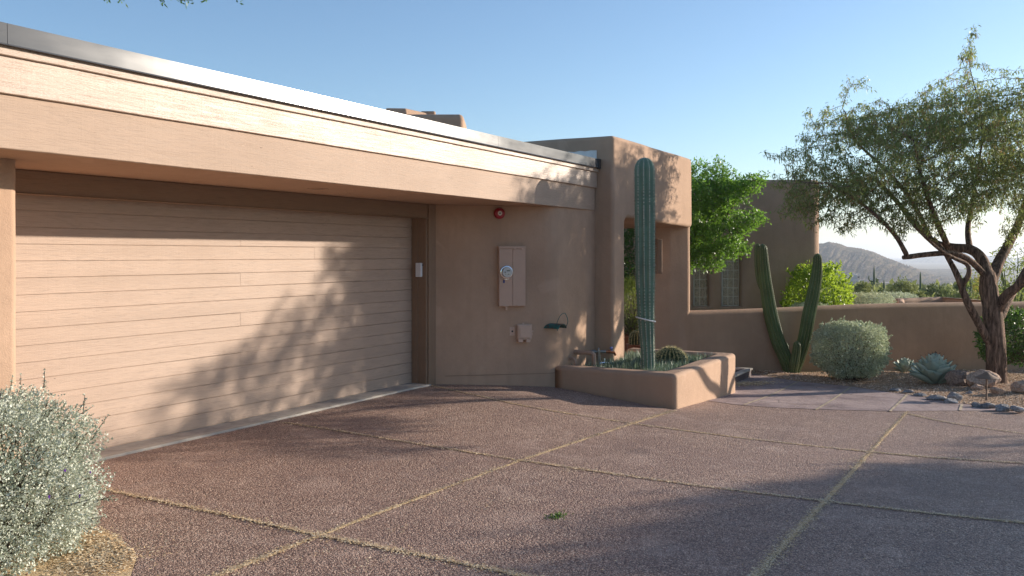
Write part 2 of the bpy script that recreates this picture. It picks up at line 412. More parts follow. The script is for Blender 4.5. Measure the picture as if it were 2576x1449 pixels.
t = NT('litter_bed'); p = t.pos(); n_ = t.noise(p, 90, 4, .7); t.col(t.ramp(n_, [(.3, (.46, .31, .16)), (.5, (.74, .55, .32)), (.7, (.88, .73, .50))])); t.set(Roughness=.95, Specular_IOR_Level=.1); t.nrm(t.bump(n_, .012, 1.)); M['litterbed'] = t.m
M['sandjoint'] = plain('sandy_joint', (.45, .36, .25), .95, 0, (90, .006), .3)
M['jointdark'] = plain('joint_gap', (.035, .024, .022), .95)
t = NT('pebble_mix'); at_ = t.n('ShaderNodeAttribute', attribute_name='rnd'); t.col(t.ramp(at_.outputs['Fac'], [(0, (.28, .16, .10)), (.4, (.58, .39, .26)), (.8, (.74, .56, .41)), (1, (.88, .76, .62))])); t.set(Roughness=.9, Specular_IOR_Level=.2); M['pebble'] = t.m
M['boulder_d'] = rock('boulder_brown', (.22, .16, .13), (.46, .34, .27))
M['boulder_l'] = rock('boulder_tan', (.42, .28, .20), (.66, .48, .37))
M['stone_g'] = rock('edging_stone', (.20, .19, .19), (.55, .52, .50))
# plants
M['mesq'] = leaf('mesquite_leaf', [(.085, .13, .036), (.17, .225, .062), (.33, .35, .13)], .48, .42, 1.1, (.34, .40, .11))
M['pod'] = leaf('seed_pod', [(.22, .13, .05), (.34, .21, .09), (.42, .27, .12)], .3, .6, 2)
M['laurel'] = leaf('laurel_leaf', [(.045, .11, .018), (.09, .20, .03), (.18, .32, .05)], .40, .42, 1.2, (.30, .55, .06), .4)
M['sage'] = leaf('sage_leaf', [(.24, .28, .20), (.46, .50, .40), (.72, .73, .63)], .22, .6, 2.2, (.35, .42, .28), .25)
M['sage2'] = leaf('sage_leaf_green', [(.24, .28, .16), (.48, .52, .34), (.74, .76, .57)], .25, .6, 2.2, (.34, .42, .24), .25)
M['lime'] = leaf('lime_leaf', [(.06, .13, .014), (.15, .27, .024), (.30, .45, .04)], .55, .35, 1.2, (.48, .60, .06), .4)
M['dgreen'] = leaf('shrub_leaf', [(.02, .05, .014), (.035, .085, .02), (.07, .15, .03)], .35, .35, 1.4, (.20, .38, .05), .5)
M['desertleaf'] = leaf('desert_leaf', [(.10, .125, .045), (.16, .19, .065), (.25, .27, .10)], .35, .6, .6, (.36, .40, .12), .2)
M['desertdark'] = leaf('desert_leaf_dark', [(.05, .075, .028), (.08, .11, .04), (.12, .15, .06)], .35, .6, .6, (.2, .26, .08), .2)
M['verde'] = leaf('palo_verde_leaf', [(.09, .15, .03), (.15, .22, .045), (.26, .30, .06)], .4, .5, .7, (.40, .46, .08), .3)
M['yellow'] = leaf('yellow_bloom', [(.4, .3, .04), (.55, .42, .06), (.6, .5, .1)], .4, .5, .7, (.6, .5, .1), .3)
M['blade'] = leaf('grass_blade', [(.06, .11, .07), (.14, .20, .14), (.30, .36, .28)], .2, .45, 3, (.2, .3, .15), .4)
M['purple'] = leaf('purple_petal', [(.10, .02, .25), (.16, .03, .38), (.22, .06, .5)], .3, .5, 2)
M['bark'] = bark('mesquite_bark', (.20, .13, .092)); M['barkp'] = bark('pale_bark', (.16, .12, .10)); M['twig'] = plain('twig_brown', (.10, .075, .05), .9)
M['greenbark'] = plain('green_bark', (.12, .15, .05), .8)
def cactus(name, c):
    t = NT(name); p = t.pos(); n_ = t.noise(p, 3, 4); ch = t.noise(t.pos((1, 1, 3.5)), 3.2, 3, .5, .6)
    a = t.ramp(n_, [(.3, sc(c, .75)), (.7, sc(c, 1.25))]); a = t.mix(t.ramp(ch, [(.45, 0), (.65, .35)]), a, (c[0]*.9, c[1]*.7, c[2]*.7)); a = t.mix(t.ramp(t.noise(p, 12, 4, .6), [(.68, 0), (.74, .6)]), a, (.12, .09, .05))
    t.col(a); t.set(Roughness=.5, Specular_IOR_Level=.4); t.nrm(t.bump(t.noise(p, 30, 3), .004, .5)); return t.m
M['cactus'] = cactus('cactus_bluegreen', (.135, .22, .155)); M['cactusd'] = cactus('cactus_green', (.075, .125, .04)); M['cactusb'] = cactus('barrel_green', (.05, .08, .03))
M['saguaro'] = plain('saguaro_skin', (.09, .12, .06), .7)
M['spine'] = plain('pale_spine', (.52, .46, .38), .7); M['areole_dim'] = plain('areole_dim', (.22, .23, .13), .9); M['spiney'] = plain('golden_spine', (.74, .62, .32), .6); M['areole'] = plain('areole_felt', (.60, .56, .48), .9)
t = NT('agave_skin'); at_ = t.n('ShaderNodeAttribute', attribute_name='rnd'); p = t.pos()
t.col(t.mix(t.ramp(t.noise(p, 14, 4), [(.4, 0), (.7, .35)]), t.ramp(at_.outputs['Fac'], [(0, (.27, .34, .28)), (.7, (.42, .49, .40)), (1, (.54, .58, .46))]), (.30, .33, .26))); t.set(Roughness=.55, Specular_IOR_Level=.35); M['agave'] = t.m
M['agavetip'] = plain('agave_thorn', (.10, .03, .025), .5)
M['adobe_far'] = plain('far_plaster', (.42, .33, .27), .9, 0, None, .08); M['adobe_far2'] = plain('far_plaster_pale', (.52, .44, .38), .9, 0, None, .08); M['farglass'] = plain('far_pane', (.05, .06, .07), .2)
t = NT('hill_side'); p = t.pos(); n_ = t.noise(p, .022, 8, .72); f_ = t.noise(p, .16, 5, .75)
a = t.ramp(n_, [(.36, (.08, .065, .045)), (.52, (.19, .135, .10)), (.68, (.34, .245, .18))]); a = t.mix(t.ramp(f_, [(.45, .75), (.56, 0)]), a, (.07, .075, .035)); t.col(a); t.set(Roughness=1., Specular_IOR_Level=0.); t.nrm(t.bump(n_, 9, .9, t.bump(f_, 2., .9))); M['hill'] = t.m
t = NT('mountain_side'); p = t.pos(); n_ = t.noise(p, .006, 8, .7); t.col(t.ramp(n_, [(.35, (.12, .11, .08)), (.7, (.30, .23, .17))])); t.set(Roughness=1., Specular_IOR_Level=0.); t.nrm(t.bump(n_, 40, .9)); M['mount'] = t.m
# ---------------------------------------------------------------- the house
H = thing('adobe_house', 'brown adobe house with wide garage door, flat roof and block entry portal', 'house', (6.5, 6.5, 0))
ZS = 2.289
# garage pillar
o_ = rounded([(-1.5, 5.85, .05), (3.58, 5.85, .06), (3.58, 6.9, .03), (-1.5, 6.9, .05)])
adobe('pillar', *prism(o_, -.2, ZS-.002, 0, 0, amp=.004), M['stucco'], H)
# garage door: overlapping horizontal boards, butt joints here and there
G = MB(); zb = .012; nb = 16; hgt = (2.125-zb)/nb
for i in range(nb):
    z0 = zb+i*hgt; cuts = [3.4, 9.236]
    if i % 2 == 0: cuts.insert(1, 7.42+.004*(i % 3))
    if i in (1, 4, 7, 10, 13): cuts.insert(1, 6.35)
    if i in (3, 9, 12): cuts.insert(1, 8.3)
    cuts.sort()
    for a, b in zip(cuts[:-1], cuts[1:]):
        a_ = a+.0015; b_ = b-.0015; zt = z0+hgt
        # board leans out at its lower edge
        P = [(a_, 6.6945, z0+.0025), (b_, 6.6945, z0+.0025), (b_, 6.6905, z0+.005), (a_, 6.6905, z0+.005), (a_, 6.693, zt-.003), (b_, 6.693, zt-.003), (b_, 6.6985, zt+.001), (a_, 6.6985, zt+.001), (a_, 6.6985, z0+.0025), (b_, 6.6985, z0+.0025)]
        G.add(P, [(0, 1, 2, 3), (3, 2, 5, 4), (4, 5, 7, 6), (8, 9, 1, 0), (0, 3, 4, 6, 8), (1, 9, 7, 5, 2)])
gd = G.build('garage_door', M['door'], H)
G = MB(); G.box((3.4, 6.698, 0.0), (9.236, 6.74, 2.12)); G.build('door_backing', M['door'], gd)
# header, jamb, trim
G = MB(); G.box((3.3, 6.47, 2.112), (9.27, 6.685, ZS-.003), .004); G.box((3.3, 6.455, 2.105), (9.27, 6.60, 2.1118), .002); G.build('header', M['header'], H)
G = MB(); G.box((9.24, 6.476, -.03), (9.30, 6.76, 2.104), .003); G.box((9.225, 6.60, -.03), (9.239, 6.685, 2.104), .002); G.build('door_jamb', M['trim'], H)
G = MB(); G.box((9.2725, 6.455, -.03), (9.43, 6.475, ZS-.003), .004); G.build('door_trim', M['trim'], H)
G = MB(); G.box((3.59, 6.60, 2.06), (3.62, 6.68, 2.10), .003); G.build('door_bracket', M['trim'], H)
# soffit and roof
G = MB(); G.box((-1.5, 5.30, ZS), (11.79, 7.2, ZS+.03)); G.build('soffit', M['soffit'], H)
G = MB(); G.box((-1.5, 5.32, 2.7), (11.78, 13, 2.985)); G.build('roof', M['roof'], H)
# fascia: three lapped rows of rough-sawn timber
def row(name, y0, z0, z1, cuts, m, th=.05):
    for a, b in zip(cuts[:-1], cuts[1:]):
        bm = MB(); n = max(2, int((b-a)/.05)); xs = np.linspace(a+.001, b-.001, n+1); V = []
        for x in xs:
            w = .0025*mnoise.noise(Vector((x*1.3, z0, 0)))+.0016*mnoise.noise(Vector((x*23, z0*3, 0)))
            V += [(x, y0, z0+w+.004), (x, y0, z1), (x, y0+th, z1), (x, y0+th, z0+w), (x, y0+.004, z0+w)]
        Fc = []
        for i in range(n):
            p = i*5; q = p+5
            for k in range(5): Fc.append((p+k, q+k, q+(k+1) % 5, p+(k+1) % 5)[::-1])
        Fc += [(0, 1, 2, 3, 4)[::-1], tuple(n*5+k for k in range(5))]
        bm.add(V, [f[::-1] for f in Fc]); bm.build(name, m, H)
row('beam_board', 5.274, 2.287, 2.63, [-1.5, 11.765], M['fascia_low'])
row('fascia_board', 5.247, 2.614, 2.852, [-1.5, on_y(983, 390, 5.247)[0], 11.778], M['fascia'])
row('fascia_trim', 5.222, 2.838, 2.902, [-1.5, on_y(786, 290, 5.222)[0], on_y(1401, 412, 5.222)[0], 11.79], M['fascia'])
cuts = [-1.5, on_y(18, 90, 5.2)[0], on_y(845, 290, 5.2)[0], on_y(1253, 360, 5.2)[0], 11.70]
for a, b in zip(cuts[:-1], cuts[1:]):
    G = MB(); a += .0015; b -= .0015; y0 = 5.196; n = 24; V = []
    for x in np.linspace(a, b, n+1):
        w = .0022*mnoise.noise(Vector((x*.9, 3, 0)))
        V += [(x, y0-.012, 2.890), (x, y0+w, 2.901), (x, y0+.0035-w, 3.023), (x, y0+.2, 3.03), (x, y0+.2, 2.99), (x, y0+.014, 2.99), (x, y0+.012, 2.890)]
    Fc = [(i*7+k, i*7+(k+1) % 7, i*7+7+(k+1) % 7, i*7+7+k) for i in range(n) for k in range(7)] + [tuple(range(7)), tuple(n*7+k for k in range(7))[::-1]]
    G.add(V, [f[::-1] for f in Fc]); fl = G.build('roof_flashing', M['flash'], H, smooth=True, sharp=20)
G = MB(); G.box((11.7015, 5.188, 2.885), (11.79, 5.40, 3.028), .004); G.build('flashing_end_cap', M['darkmetal'], H)
# bent wall beside the door, running out to the tower
o_ = rounded([(9.431, 6.466, .01), (10.52, 5.31, .38), (11.9, 5.285, 0), (11.9, 7.2, 0), (9.431, 7.2, 0)], .12)
DW = o_
adobe('side_wall', *prism(o_, -.5, ZS-.002, 0, 0, step=.15, amp=.007), M['stucco'], H)
# plaster stop: a hairline ledge near the foot of that wall
k = [p for p in o_ if p[1] < 6.46 and p[0] < 11.8]; k.sort(key=lambda p: p[0]+(-p[1])*.3)
k = np.array(k); nn = np.gradient(k, axis=0); nn = np.stack([nn[:, 1], -nn[:, 0]], 1); nn /= np.linalg.norm(nn, axis=1)[:, None]
k3 = np.concatenate([k+nn*.004, np.array([.085-.01*(q[0]-9.4) for q in k])[:, None]], 1)
G = MB(); G.tube(k3, .0035, 5); G.build('plaster_stop', M['header'], H)
# entry tower: one thick arch-like block, left leg and lintel in one, right leg set back
o_ = rounded([(11.8, -.7, 0), (12.26, -.7, 0), (12.235, 2.2, .12), (15.40, 2.13, .08), (15.37, 3.357, .08), (11.8, 3.365, .06)], .3)
adobe('tower', *prism(o_, 5.0, 8.2, .055, .05, axis='y', step=.35, amp=.007, seed=3), M['stucco'], H)
o_ = rounded([(14.80, 5.62, .08), (15.06, 5.30, .3), (15.44, 4.97, .1), (15.6, 5.5, .1), (15.0, 5.8, .08)], .2)
adobe('portal_leg', *prism(o_, -.9, 2.28, 0, 0, amp=.006, seed=5), M['stucco'], H)
G = MB(); G.box((12.3, 6.9, 1.86), (15.36, 7.3, 2.3), .05); G.build('inner_beam', M['stucco'], H)
G = MB(); G.box((12.0, 5.35, -.75), (19.5, 9.5, -.31)); G.build('entry_floor', M['darkslab'], H)
# wall lamp box inside the portal
WM_ = np.array([[.692, -.722, 0], [.722, .692, 0], [0, 0, 1.]])
G = MB(); G.obox(at(1654, 645, 15.48), (.05, .10, .30), WM_, .012); G.build('wall_sconce', M['trim'], H)
# white membrane patch where the roof meets the tower
G = MB(); V = []
ys = np.linspace(5.26, 6.25, 12)
for y in ys: V += [(11.792, y, 2.985), (11.792, y, 3.155+.006*math.sin(y*31)), (11.80, y, 3.16+.006*math.sin(y*31)), (11.80, y, 2.985)]
G.add(V, [(i*4+k, i*4+(k+1) % 4, i*4+4+(k+1) % 4, i*4+4+k) for i in range(11) for k in range(4)]+[(0, 1, 2, 3), (44, 45, 46, 47)]); G.build('roof_membrane', M['white'], H)
# chimney masses on the roof, turned like the courtyard wing
def cam_block(x0, x1, yb, d0, d1, ztop, r, name, m, parent, z0=2.5, taper=0, seed=0., amp=.008):
    """block square to the tripod's view: left/right edge as seen, near and far distance, top height"""
    def W(px, d): q = at(px, HY, d); return q[:2]
    c = [W(x0, d0), W(x1, d0), W(x1, d0)+np.array(FW)*(d1-d0), W(x0, d0)+np.array(FW)*(d1-d0)]
    o = rounded([(*q, r) for q in c], .3)
    return adobe(name, *prism(o, z0, ztop, 0, r, amp=amp, seed=seed), m, parent)
ch = cam_block(925, 1166, 0, 16.0, 17.2, 4.19, .09, 'chimney', M['stucco'], H, 2.6, seed=9)
o_ = rounded([(*at(962, HY, 16.2)[:2], .03), (*at(1026, HY, 16.25)[:2], .05), (*at(1100, HY, 17.0)[:2], .05), (*at(985, HY, 17.2)[:2], .05)], .3)
V, Fc = prism(o_, 4.1, 4.345, 0, .03, amp=.006, seed=2); V = [(x, y, z-.0) for x, y, z in V]
cc = at(1000, HY, 16.7); V = [(cc[0]+(x-cc[0])*(1-.22*max(0, (z-4.15)/.2)), cc[1]+(y-cc[1])*(1-.22*max(0, (z-4.15)/.2)), z) for x, y, z in V]
adobe('chimney_shoulder', V, Fc, M['stucco'], ch)
o_ = rounded([(*at(1058, HY, 16.9)[:2], .05), (*at(1096, HY, 16.9)[:2], .05), (*at(1096, HY, 17.3)[:2], .05), (*at(1058, HY, 17.3)[:2], .05)], .3)
adobe('chimney_flue', *prism(o_, 4.0, 4.385, 0, .03, amp=.003), M['stucco'], ch)
# courtyard wing with two narrow glass-block windows in a sunk bay
def CW(X, Y): return np.array([FW[0]*Y+RT[0]*X, FW[1]*Y+RT[1]*X])
def wing_piece(x0, x1, y0, y1, z0, z1, r, seed, name='wing_wall', r1=.08):
    c = [CW(x0, y0), CW(x1, y0), CW(x1, y1), CW(x0, y1)]
    rr = r if hasattr(r, '__len__') else (r,)*4
    o = rounded([(*q, k) for q, k in zip(c, rr)], .25)
    return adobe(name, *prism(o, z0, z1, 0, r1, amp=.008, seed=seed), M['stucco'], H)
xw = lambda px, Y=20.: (px-CX)/F*Y
wing_piece(xw(1868), xw(2069), 20, 26, -.9, 3.34, (.18, .28, .2, 0), 11)
wing_piece(xw(1480), xw(1747), 20.02, 26, -.9, 3.33, (.1, .15, 0, 0), 12)
wing_piece(xw(1735), xw(1880), 20.05, 26, 2.03, 3.335, (.05, .05, 0, 0), 13)
wing_piece(xw(1735), xw(1880), 20.06, 26, -.9, .47, (.05, .05, 0, 0), 14, r1=.03)
wing_piece(xw(1787), xw(1819), 20.04, 20.7, .4, 2.2, (.12, .12, 0, 0), 15)
wing_piece(xw(1730), xw(1890), 20.42, 20.6, .3, 2.2, 0, 16, 'bay_back')
def block_window(pxa, pxb, pyt, pyb, cols, rows, vent):
    Y = 20.30; fr = MB(); gl = MB()
    X0, X1 = (pxa-CX)/F*Y, (pxb-CX)/F*Y; Zt = EYE-(pyt-HY)/F*Y; Zb = EYE-(pyb-HY)/F*Y
    Mx = np.array([[RT[0], RT[1], 0], [FW[0], FW[1], 0], [0, 0, 1]])
    def ob(mb, xa, xb, za, zb, y0, y1, bev=0.):
        c = CW((xa+xb)/2, (y0+y1)/2); mb.obox((c[0], c[1], (za+zb)/2), ((xb-xa)/2, (y1-y0)/2, (zb-za)/2), Mx, bev)
    g = .009
    dx = (X1-X0)/cols; dz = (Zt-Zb)/rows
    for i in range(cols):
        for j in range(rows): ob(gl, X0+i*dx+g, X0+(i+1)*dx-g, Zb+j*dz+g, Zb+(j+1)*dz-g, Y, Y+.08, .014)
    ob(fr, X0-.02, X1+.02, Zb-.02, Zt+.02, Y+.014, Y+.07)
    w = fr.build('window', M['grout'], H); gl.build('glass_block', M['gblock'], w)
    if vent:
        fr = MB(); z0 = Zt+.04; z1 = EYE-(vent-HY)/F*Y
        ob(fr, X0-.02, X1+.02, z0, z0+.05, Y-.03, Y+.05, .004); ob(fr, X0-.02, X1+.02, z1-.05, z1, Y-.03, Y+.05, .004)
        ob(fr, X0-.02, X0+.03, z0+.051, z1-.051, Y-.03, Y+.05, .004); ob(fr, X1-.03, X1+.02, z0+.051, z1-.051, Y-.03, Y+.05, .004)
        fr.build('vent_frame', M['white'], w); gl = MB(); ob(gl, X0+.031, X1-.031, z0+.052, z1-.052, Y, Y+.02); gl.build('pane', M['glass'], w)
block_window(1818, 1858.5, 635, 768, 3, 6, 606); block_window(1747, 1787.5, 636, 769, 3, 6, 608)

# ---------------------------------------------------------------- things fixed to the house
wd = np.array([.692, -.722, 0]); wn = np.array([-.722, -.692, 0]); w0 = np.array([9.431, 6.466, 0])
WM = np.array([wd, -wn, [0, 0, 1.]])     # rows: along the wall, into the wall, up
def on_wall(px, py, d=0.):
    q = ray(px, py); e = np.array([0, 0, EYE]); b = w0 + wn*d
    t = np.dot(b-e, wn)/np.dot(q, wn); return e+q*t
def wbox(mb, x0, y0, x1, y1, d0, d1, bev=.003):
    a = on_wall(x0, y1, d1); b = on_wall(x1, y0, d1); h = (np.dot(b-a, wd)/2, abs(d1-d0)/2, (b[2]-a[2])/2)
    mb.obox((a+b)/2 - wn*(d1-d0)/2, h, WM, bev)
p = on_wall(1289, 695)
T_ = thing('meter_panel', 'tan two-door electric service panel with round meter on shaded wall', 'electric panel', p)
G = MB(); wbox(G, 1255, 620, 1322, 771, -.01, .062); G.build('cabinet', M['panelpaint'], T_)
G = MB(); wbox(G, 1254.5, 619.5, 1322.5, 625, .0, .075, .002); G.build('rain_cap', M['panelpaint'], T_)
G = MB(); wbox(G, 1256, 626.5, 1288.5, 702, .0625, .069, .002); d_ = G.build('upper_door', M['panelpaint'], T_)
G = MB(); wbox(G, 1256, 703, 1288.8, 770, .0625, .074, .002); wbox(G, 1255, 700, 1289.5, 704, .0625, .08, .002); d_ = G.build('lower_door', M['panelpaint'], T_)
G = MB(); wbox(G, 1290.3, 626.5, 1321.5, 769.5, .0625, .07, .002); d_ = G.build('breaker_door', M['panelpaint'], T_)
for x in (1295, 1313.5):
    G = MB(); wbox(G, x-2, 624, x+3, 627.5, .07, .085, .002); G.build('hinge_clip', M['boxpaint'], T_)
G = MB(); wbox(G, 1302, 768, 1308, 770, .07, .08, .001); G.build('door_catch', M['boxpaint'], T_)
G = MB(); wbox(G, 1271.5, 771.2, 1276.5, 780, .03, .045, .002); wbox(G, 1267, 768.8, 1280, 771, .075, .085, .001); G.build('hasp', M['boxpaint'], T_)
c = on_wall(1273, 684.5, .069)
G = MB(); G.lathe(c, [(.078, 0), (.083, .004), (.083, .03), (.076, .034), (.070, .034)], wn, 32); mt = G.build('meter', M['chrome'], T_, smooth=True, sharp=30)
G = MB(); G.lathe(c, [(.0695, .028), (.0685, .075), (.064, .083), (.0, .083)], wn, 32); G.build('meter_body', M['meterface'], mt, smooth=True, sharp=30)
def wlocal(c, a, b, h): return c + wd*a + np.array([0, 0, 1])*b + wn*h
G = MB(); G.obox(wlocal(c, .012, .02, .0845), (.021, .002, .008), WM, .001); G.build('display', M['lcd'], mt)
G = MB(); G.obox(wlocal(c, .006, -.028, .0842), (.034, .0016, .014), WM, .001); G.build('data_plate', M['label'], mt)
G = MB()
for a, b, w_, h_ in ((.012, -.022, .008, .0016), (.012, -.027, .008, .0016), (.012, -.032, .008, .0016), (.030, -.024, .005, .0016), (-.003, -.034, .006, .0016), (.032, -.030, .004, .0016)): G.obox(wlocal(c, a, b, .0862), (w_, .0006, h_), WM)
G.build('print_line', M['black'], mt)
G = MB(); G.obox(wlocal(c, -.024, -.028, .0864), (.004, .0008, .004), WM); G.build('teal_square', M['teal'], mt)
G = MB(); G.lathe(wlocal(c, -.030, 0, .083), [(.011, 0), (.009, .004), (.004, .005), (0, .005)], wn, 14); G.build('sensor_port', M['screwm'], mt)
for a in (-.018, 0, .018):
    G = MB(); G.obox(wlocal(c, a, -.094, .018), (.007, .012, .008), WM, .002); G.build('meter_latch', M['chrome'], mt)
G = MB(); wbox(G, 1266, 704.5, 1270, 712, .075, .083, .001); G.build('seal_tag', M['blue'], T_)
# bell
p = on_wall(1255, 537); T_ = thing('alarm_bell', 'round red alarm bell high on shaded wall under eave', 'bell', p)
G = MB(); G.lathe(p, [(.055, 0), (.055, .018), (.072, .020), (.074, .03), (.070, .045), (.055, .058), (.03, .063), (0, .064)], wn, 32); G.build('gong', M['red'], T_, smooth=True, sharp=40)
G = MB(); G.lathe(p, [(.045, -.005), (.045, .016), (0, .017)], wn, 20); G.build('mount', M['black'], T_)
G = MB(); G.lathe(p+wn*.0615, [(.029, -.004), (.029, .003), (0, .0045)], wn, 24); lb = G.build('label_disc', M['label'], T_)
G = MB(); G.lathe(p+wn*.065, [(.011, 0), (.010, .004), (0, .005)], wn, 12); G.build('centre_screw', M['black'], lb)
G = MB()
for k in range(9):
    a_ = k*.7+.3; G.obox(wlocal(p, .02*math.cos(a_), .02*math.sin(a_), .0655), (.0028, .0005, .0011), WM)
G.build('label_print', M['black'], lb)
# utility box
p = on_wall(1320, 840); T_ = thing('utility_box', 'small tan plastic utility box on shaded wall right of button plate', 'utility box', p)
G = MB(); wbox(G, 1302, 817, 1337, 856, 0, .06, .008); wbox(G, 1301, 815.5, 1338.5, 852, .045, .058, .004); G.build('body', M['boxpaint'], T_)
G = MB(); wbox(G, 1303.5, 818, 1336.5, 853, .06, .08, .008); wbox(G, 1308, 823, 1334, 850, .08, .09, .005); G.build('cover', M['boxpaint'], T_)
for x0, x1 in ((1304, 1316), (1324, 1334.5)):
    G = MB(); wbox(G, x0, 853, x1, 861.5, .005, .085, .004); G.build('cable_foot', M['boxpaint'], T_)
for a_ in ((1314, 812, 1319, 816.5, .0, .012), (1338.6, 831, 1341.5, 836, .04, .055), (1338.6, 838, 1340.5, 843, .03, .05)):
    G = MB(); wbox(G, *a_, .001); G.build('lug', M['boxpaint'], T_)
p = on_wall(1288.6, 833); T_ = thing('button_plate', 'small tan wall plate with black round button', 'button', p)
G = MB(); wbox(G, 1282.2, 822.5, 1295, 844.5, 0, .009, .003); pl = G.build('plate', M['boxpaint'], T_)
G = MB(); G.lathe(on_wall(1288.8, 833.5, .009), [(.0125, 0), (.012, .006), (0, .008)], wn, 16); G.build('button', M['black'], T_)
for y in (825.5, 841.5):
    G = MB(); G.lathe(on_wall(1288.6, y, .009), [(.004, 0), (0, .002)], wn, 8); G.build('screw', M['screwm'], T_)
p = on_wall(1286, 860); T_ = thing('blank_plate', 'blank square tan cover plate low on shaded wall', 'cover plate', p)
G = MB(); wbox(G, 1275.5, 850, 1297, 872, 0, .007, .002); G.build('plate', M['panelpaint'], T_)
for x, y in ((1281.5, 852.5), (1292, 868)):
    G = MB(); G.lathe(on_wall(x, y, .007), [(.004, 0), (0, .002)], wn, 8); G.build('screw', M['screwm'], T_)
# door sensor on the jamb
q = on_x(1055, 680, 9.239); T_ = thing('keypad', 'white slim keypad box on dark garage door jamb', 'keypad', q)
G = MB(); G.box((9.196, q[1]-.045, 1.365), (9.238, q[1]+.03, 1.542), .004); G.build('case', M['whiteplastic'], T_)
G = MB(); G.box((9.192, q[1]-.052, 1.372), (9.233, q[1]-.0452, 1.535), .002); G.build('flap', M['whiteplastic'], T_)
G = MB(); G.box((9.222, q[1]-.07, 1.508), (9.238, q[1]-.0525, 1.522), .002); G.build('catch', M['black'], T_)
# soffit light
q = on_z(800, 475, ZS); T_ = thing('soffit_light', 'round recessed light set flush in garage soffit', 'ceiling light', q)
G = MB(); G.lathe(q, [(.105, .0), (.10, -.008), (.075, -.006), (.07, .0)], (0, 0, 1), 28); G.build('ring', M['soffit'], T_, smooth=True, sharp=40)
G = MB(); G.lathe(q, [(.0695, -.003), (0, -.0035)], (0, 0, 1), 24); G.build('lens', M['header'], T_)
# hose holder: green copper half pipe on a strap, wire loop at the end
q = at(1424, 818, 11.42); wq = np.array([10.53, 5.43, q[2]])
ax = np.array([-.10, -.995, 0]); sd = np.array([.995, -.10, 0]); up = np.array([0, 0, 1.])
T_ = thing('hose_holder', 'weathered green copper hose holder with wire loop on wall', 'hose holder', wq)
G = MB(); L = .26; n = 12; V = []
for s_ in (0., L):
    for r_ in (.10, .092):
        for k in range(n+1):
            a_ = math.pi*(.06+.88*k/n); V.append(wq + ax*s_ + sd*r_*math.cos(a_)*1.05 + up*(r_*math.sin(a_)*.78-.08))
m1 = n+1; Fc = []
for k in range(n):
    Fc += [(k, k+1, 2*m1+k+1, 2*m1+k), (m1+k+1, m1+k, 3*m1+k, 3*m1+k+1), (2*m1+k, 2*m1+k+1, 3*m1+k+1, 3*m1+k), (k+1, k, m1+k, m1+k+1)]
Fc += [(0, 2*m1, 3*m1, m1), (n, m1+n, 3*m1+n, 2*m1+n)]
G.add(V, Fc); G.build('trough', M['teal'], T_, smooth=True, sharp=40)
G = MB(); G.obox(wq+up*.06+ax*.0+sd*(-.02), (.014, .004, .075), np.array([sd, ax, up]), .002); G.build('strap', M['teal'], T_)
G = MB(); e_ = wq+ax*(L-.02); G.tube(curve([e_+sd*.1+up*(-.07), e_+sd*.13+up*.02+ax*.02, e_+sd*.06+up*.12+ax*.03, e_+up*.135+ax*.03, e_-sd*.07+up*.10+ax*.02, e_-sd*.115+up*0.0, e_-sd*.095+up*(-.09)], 30), .0045, 6); G.build('wire_loop', M['teal'], T_, smooth=True)
# water pipes behind the planter edge
q = on_y(1450, 886, 5.27)
T_ = thing('water_pipes', 'tan bent water pipe with brass and steel taps above planter', 'pipes', (q[0], 5.2, .1))
z_ = q[2]; x_ = q[0]
G = MB(); P = curve([(x_, 5.30, z_), (x_, 5.2, z_), (x_, 5.06, z_), (x_+.004, 5.025, z_-.015), (x_+.008, 5.01, z_-.05), (x_+.01, 5.01, z_-.4)], 30); G.tube(P, .030, 12)
for i in (3, 13): G.tube(P[i:i+3], .034, 12)
G.tube([(x_, 5.30, z_), (x_, 5.265, z_)], .037, 12); G.build('bent_pipe', M['pipepaint'], T_, smooth=True, sharp=50)
q2 = on_y(1437, 908, 5.27); G = MB(); G.tube(curve([(q2[0]-.0, 5.29, q2[2]+.03), (q2[0], 5.24, q2[2]+.035), (q2[0], 5.21, q2[2]), (q2[0], 5.21, q2[2]-.06)], 16), .021, 10); G.build('stub_pipe', M['pipepaint'], T_, smooth=True, sharp=50)
xt = x_+.28; G = MB(); G.tube([(xt, 5.06, -.1), (xt, 5.06, .16)], .021, 10); G.tube([(xt, 5.06, .16), (xt, 5.06, .235)], .033, 10); G.tube([(xt, 5.06, .23), (xt, 5.06, .30)], .025, 10)
G.tube([(xt-.07, 5.16, z_-.01), (xt, 5.06, z_-.01), (xt+.10, 5.0, z_-.015)], .021, 10); G.tube([(xt-.05, 5.14, z_-.01), (xt-.02, 5.10, z_-.01)], .03, 10); G.lathe((xt-.01, 5.06, z_), [(.02, 0), (.014, .03), (.02, .035), (.005, .05)], (0, 0, 1), 10); G.build('riser', M['screwm'], T_, smooth=True, sharp=50)
G = MB(); G.tube([(xt+.10, 5.0, z_-.015), (xt+.16, 4.96, z_-.02), (xt+.23, 4.92, z_-.035), (xt+.25, 4.91, z_-.075)], [.021, .021, .019, .015], 10); G.tube([(xt+.145, 4.97, z_-.018), (xt+.155, 4.964, z_-.018)], .027, 10); G.build('brass_tap', M['copper'], T_, smooth=True, sharp=50)
G = MB(); G.obox((xt+.18, 4.945, z_+.035), (.032, .009, .012), np.eye(3), .004); G.obox((xt+.185, 4.94, z_+.01), (.006, .006, .02), np.eye(3), .001); G.build('lever', M['bluelever'], T_)
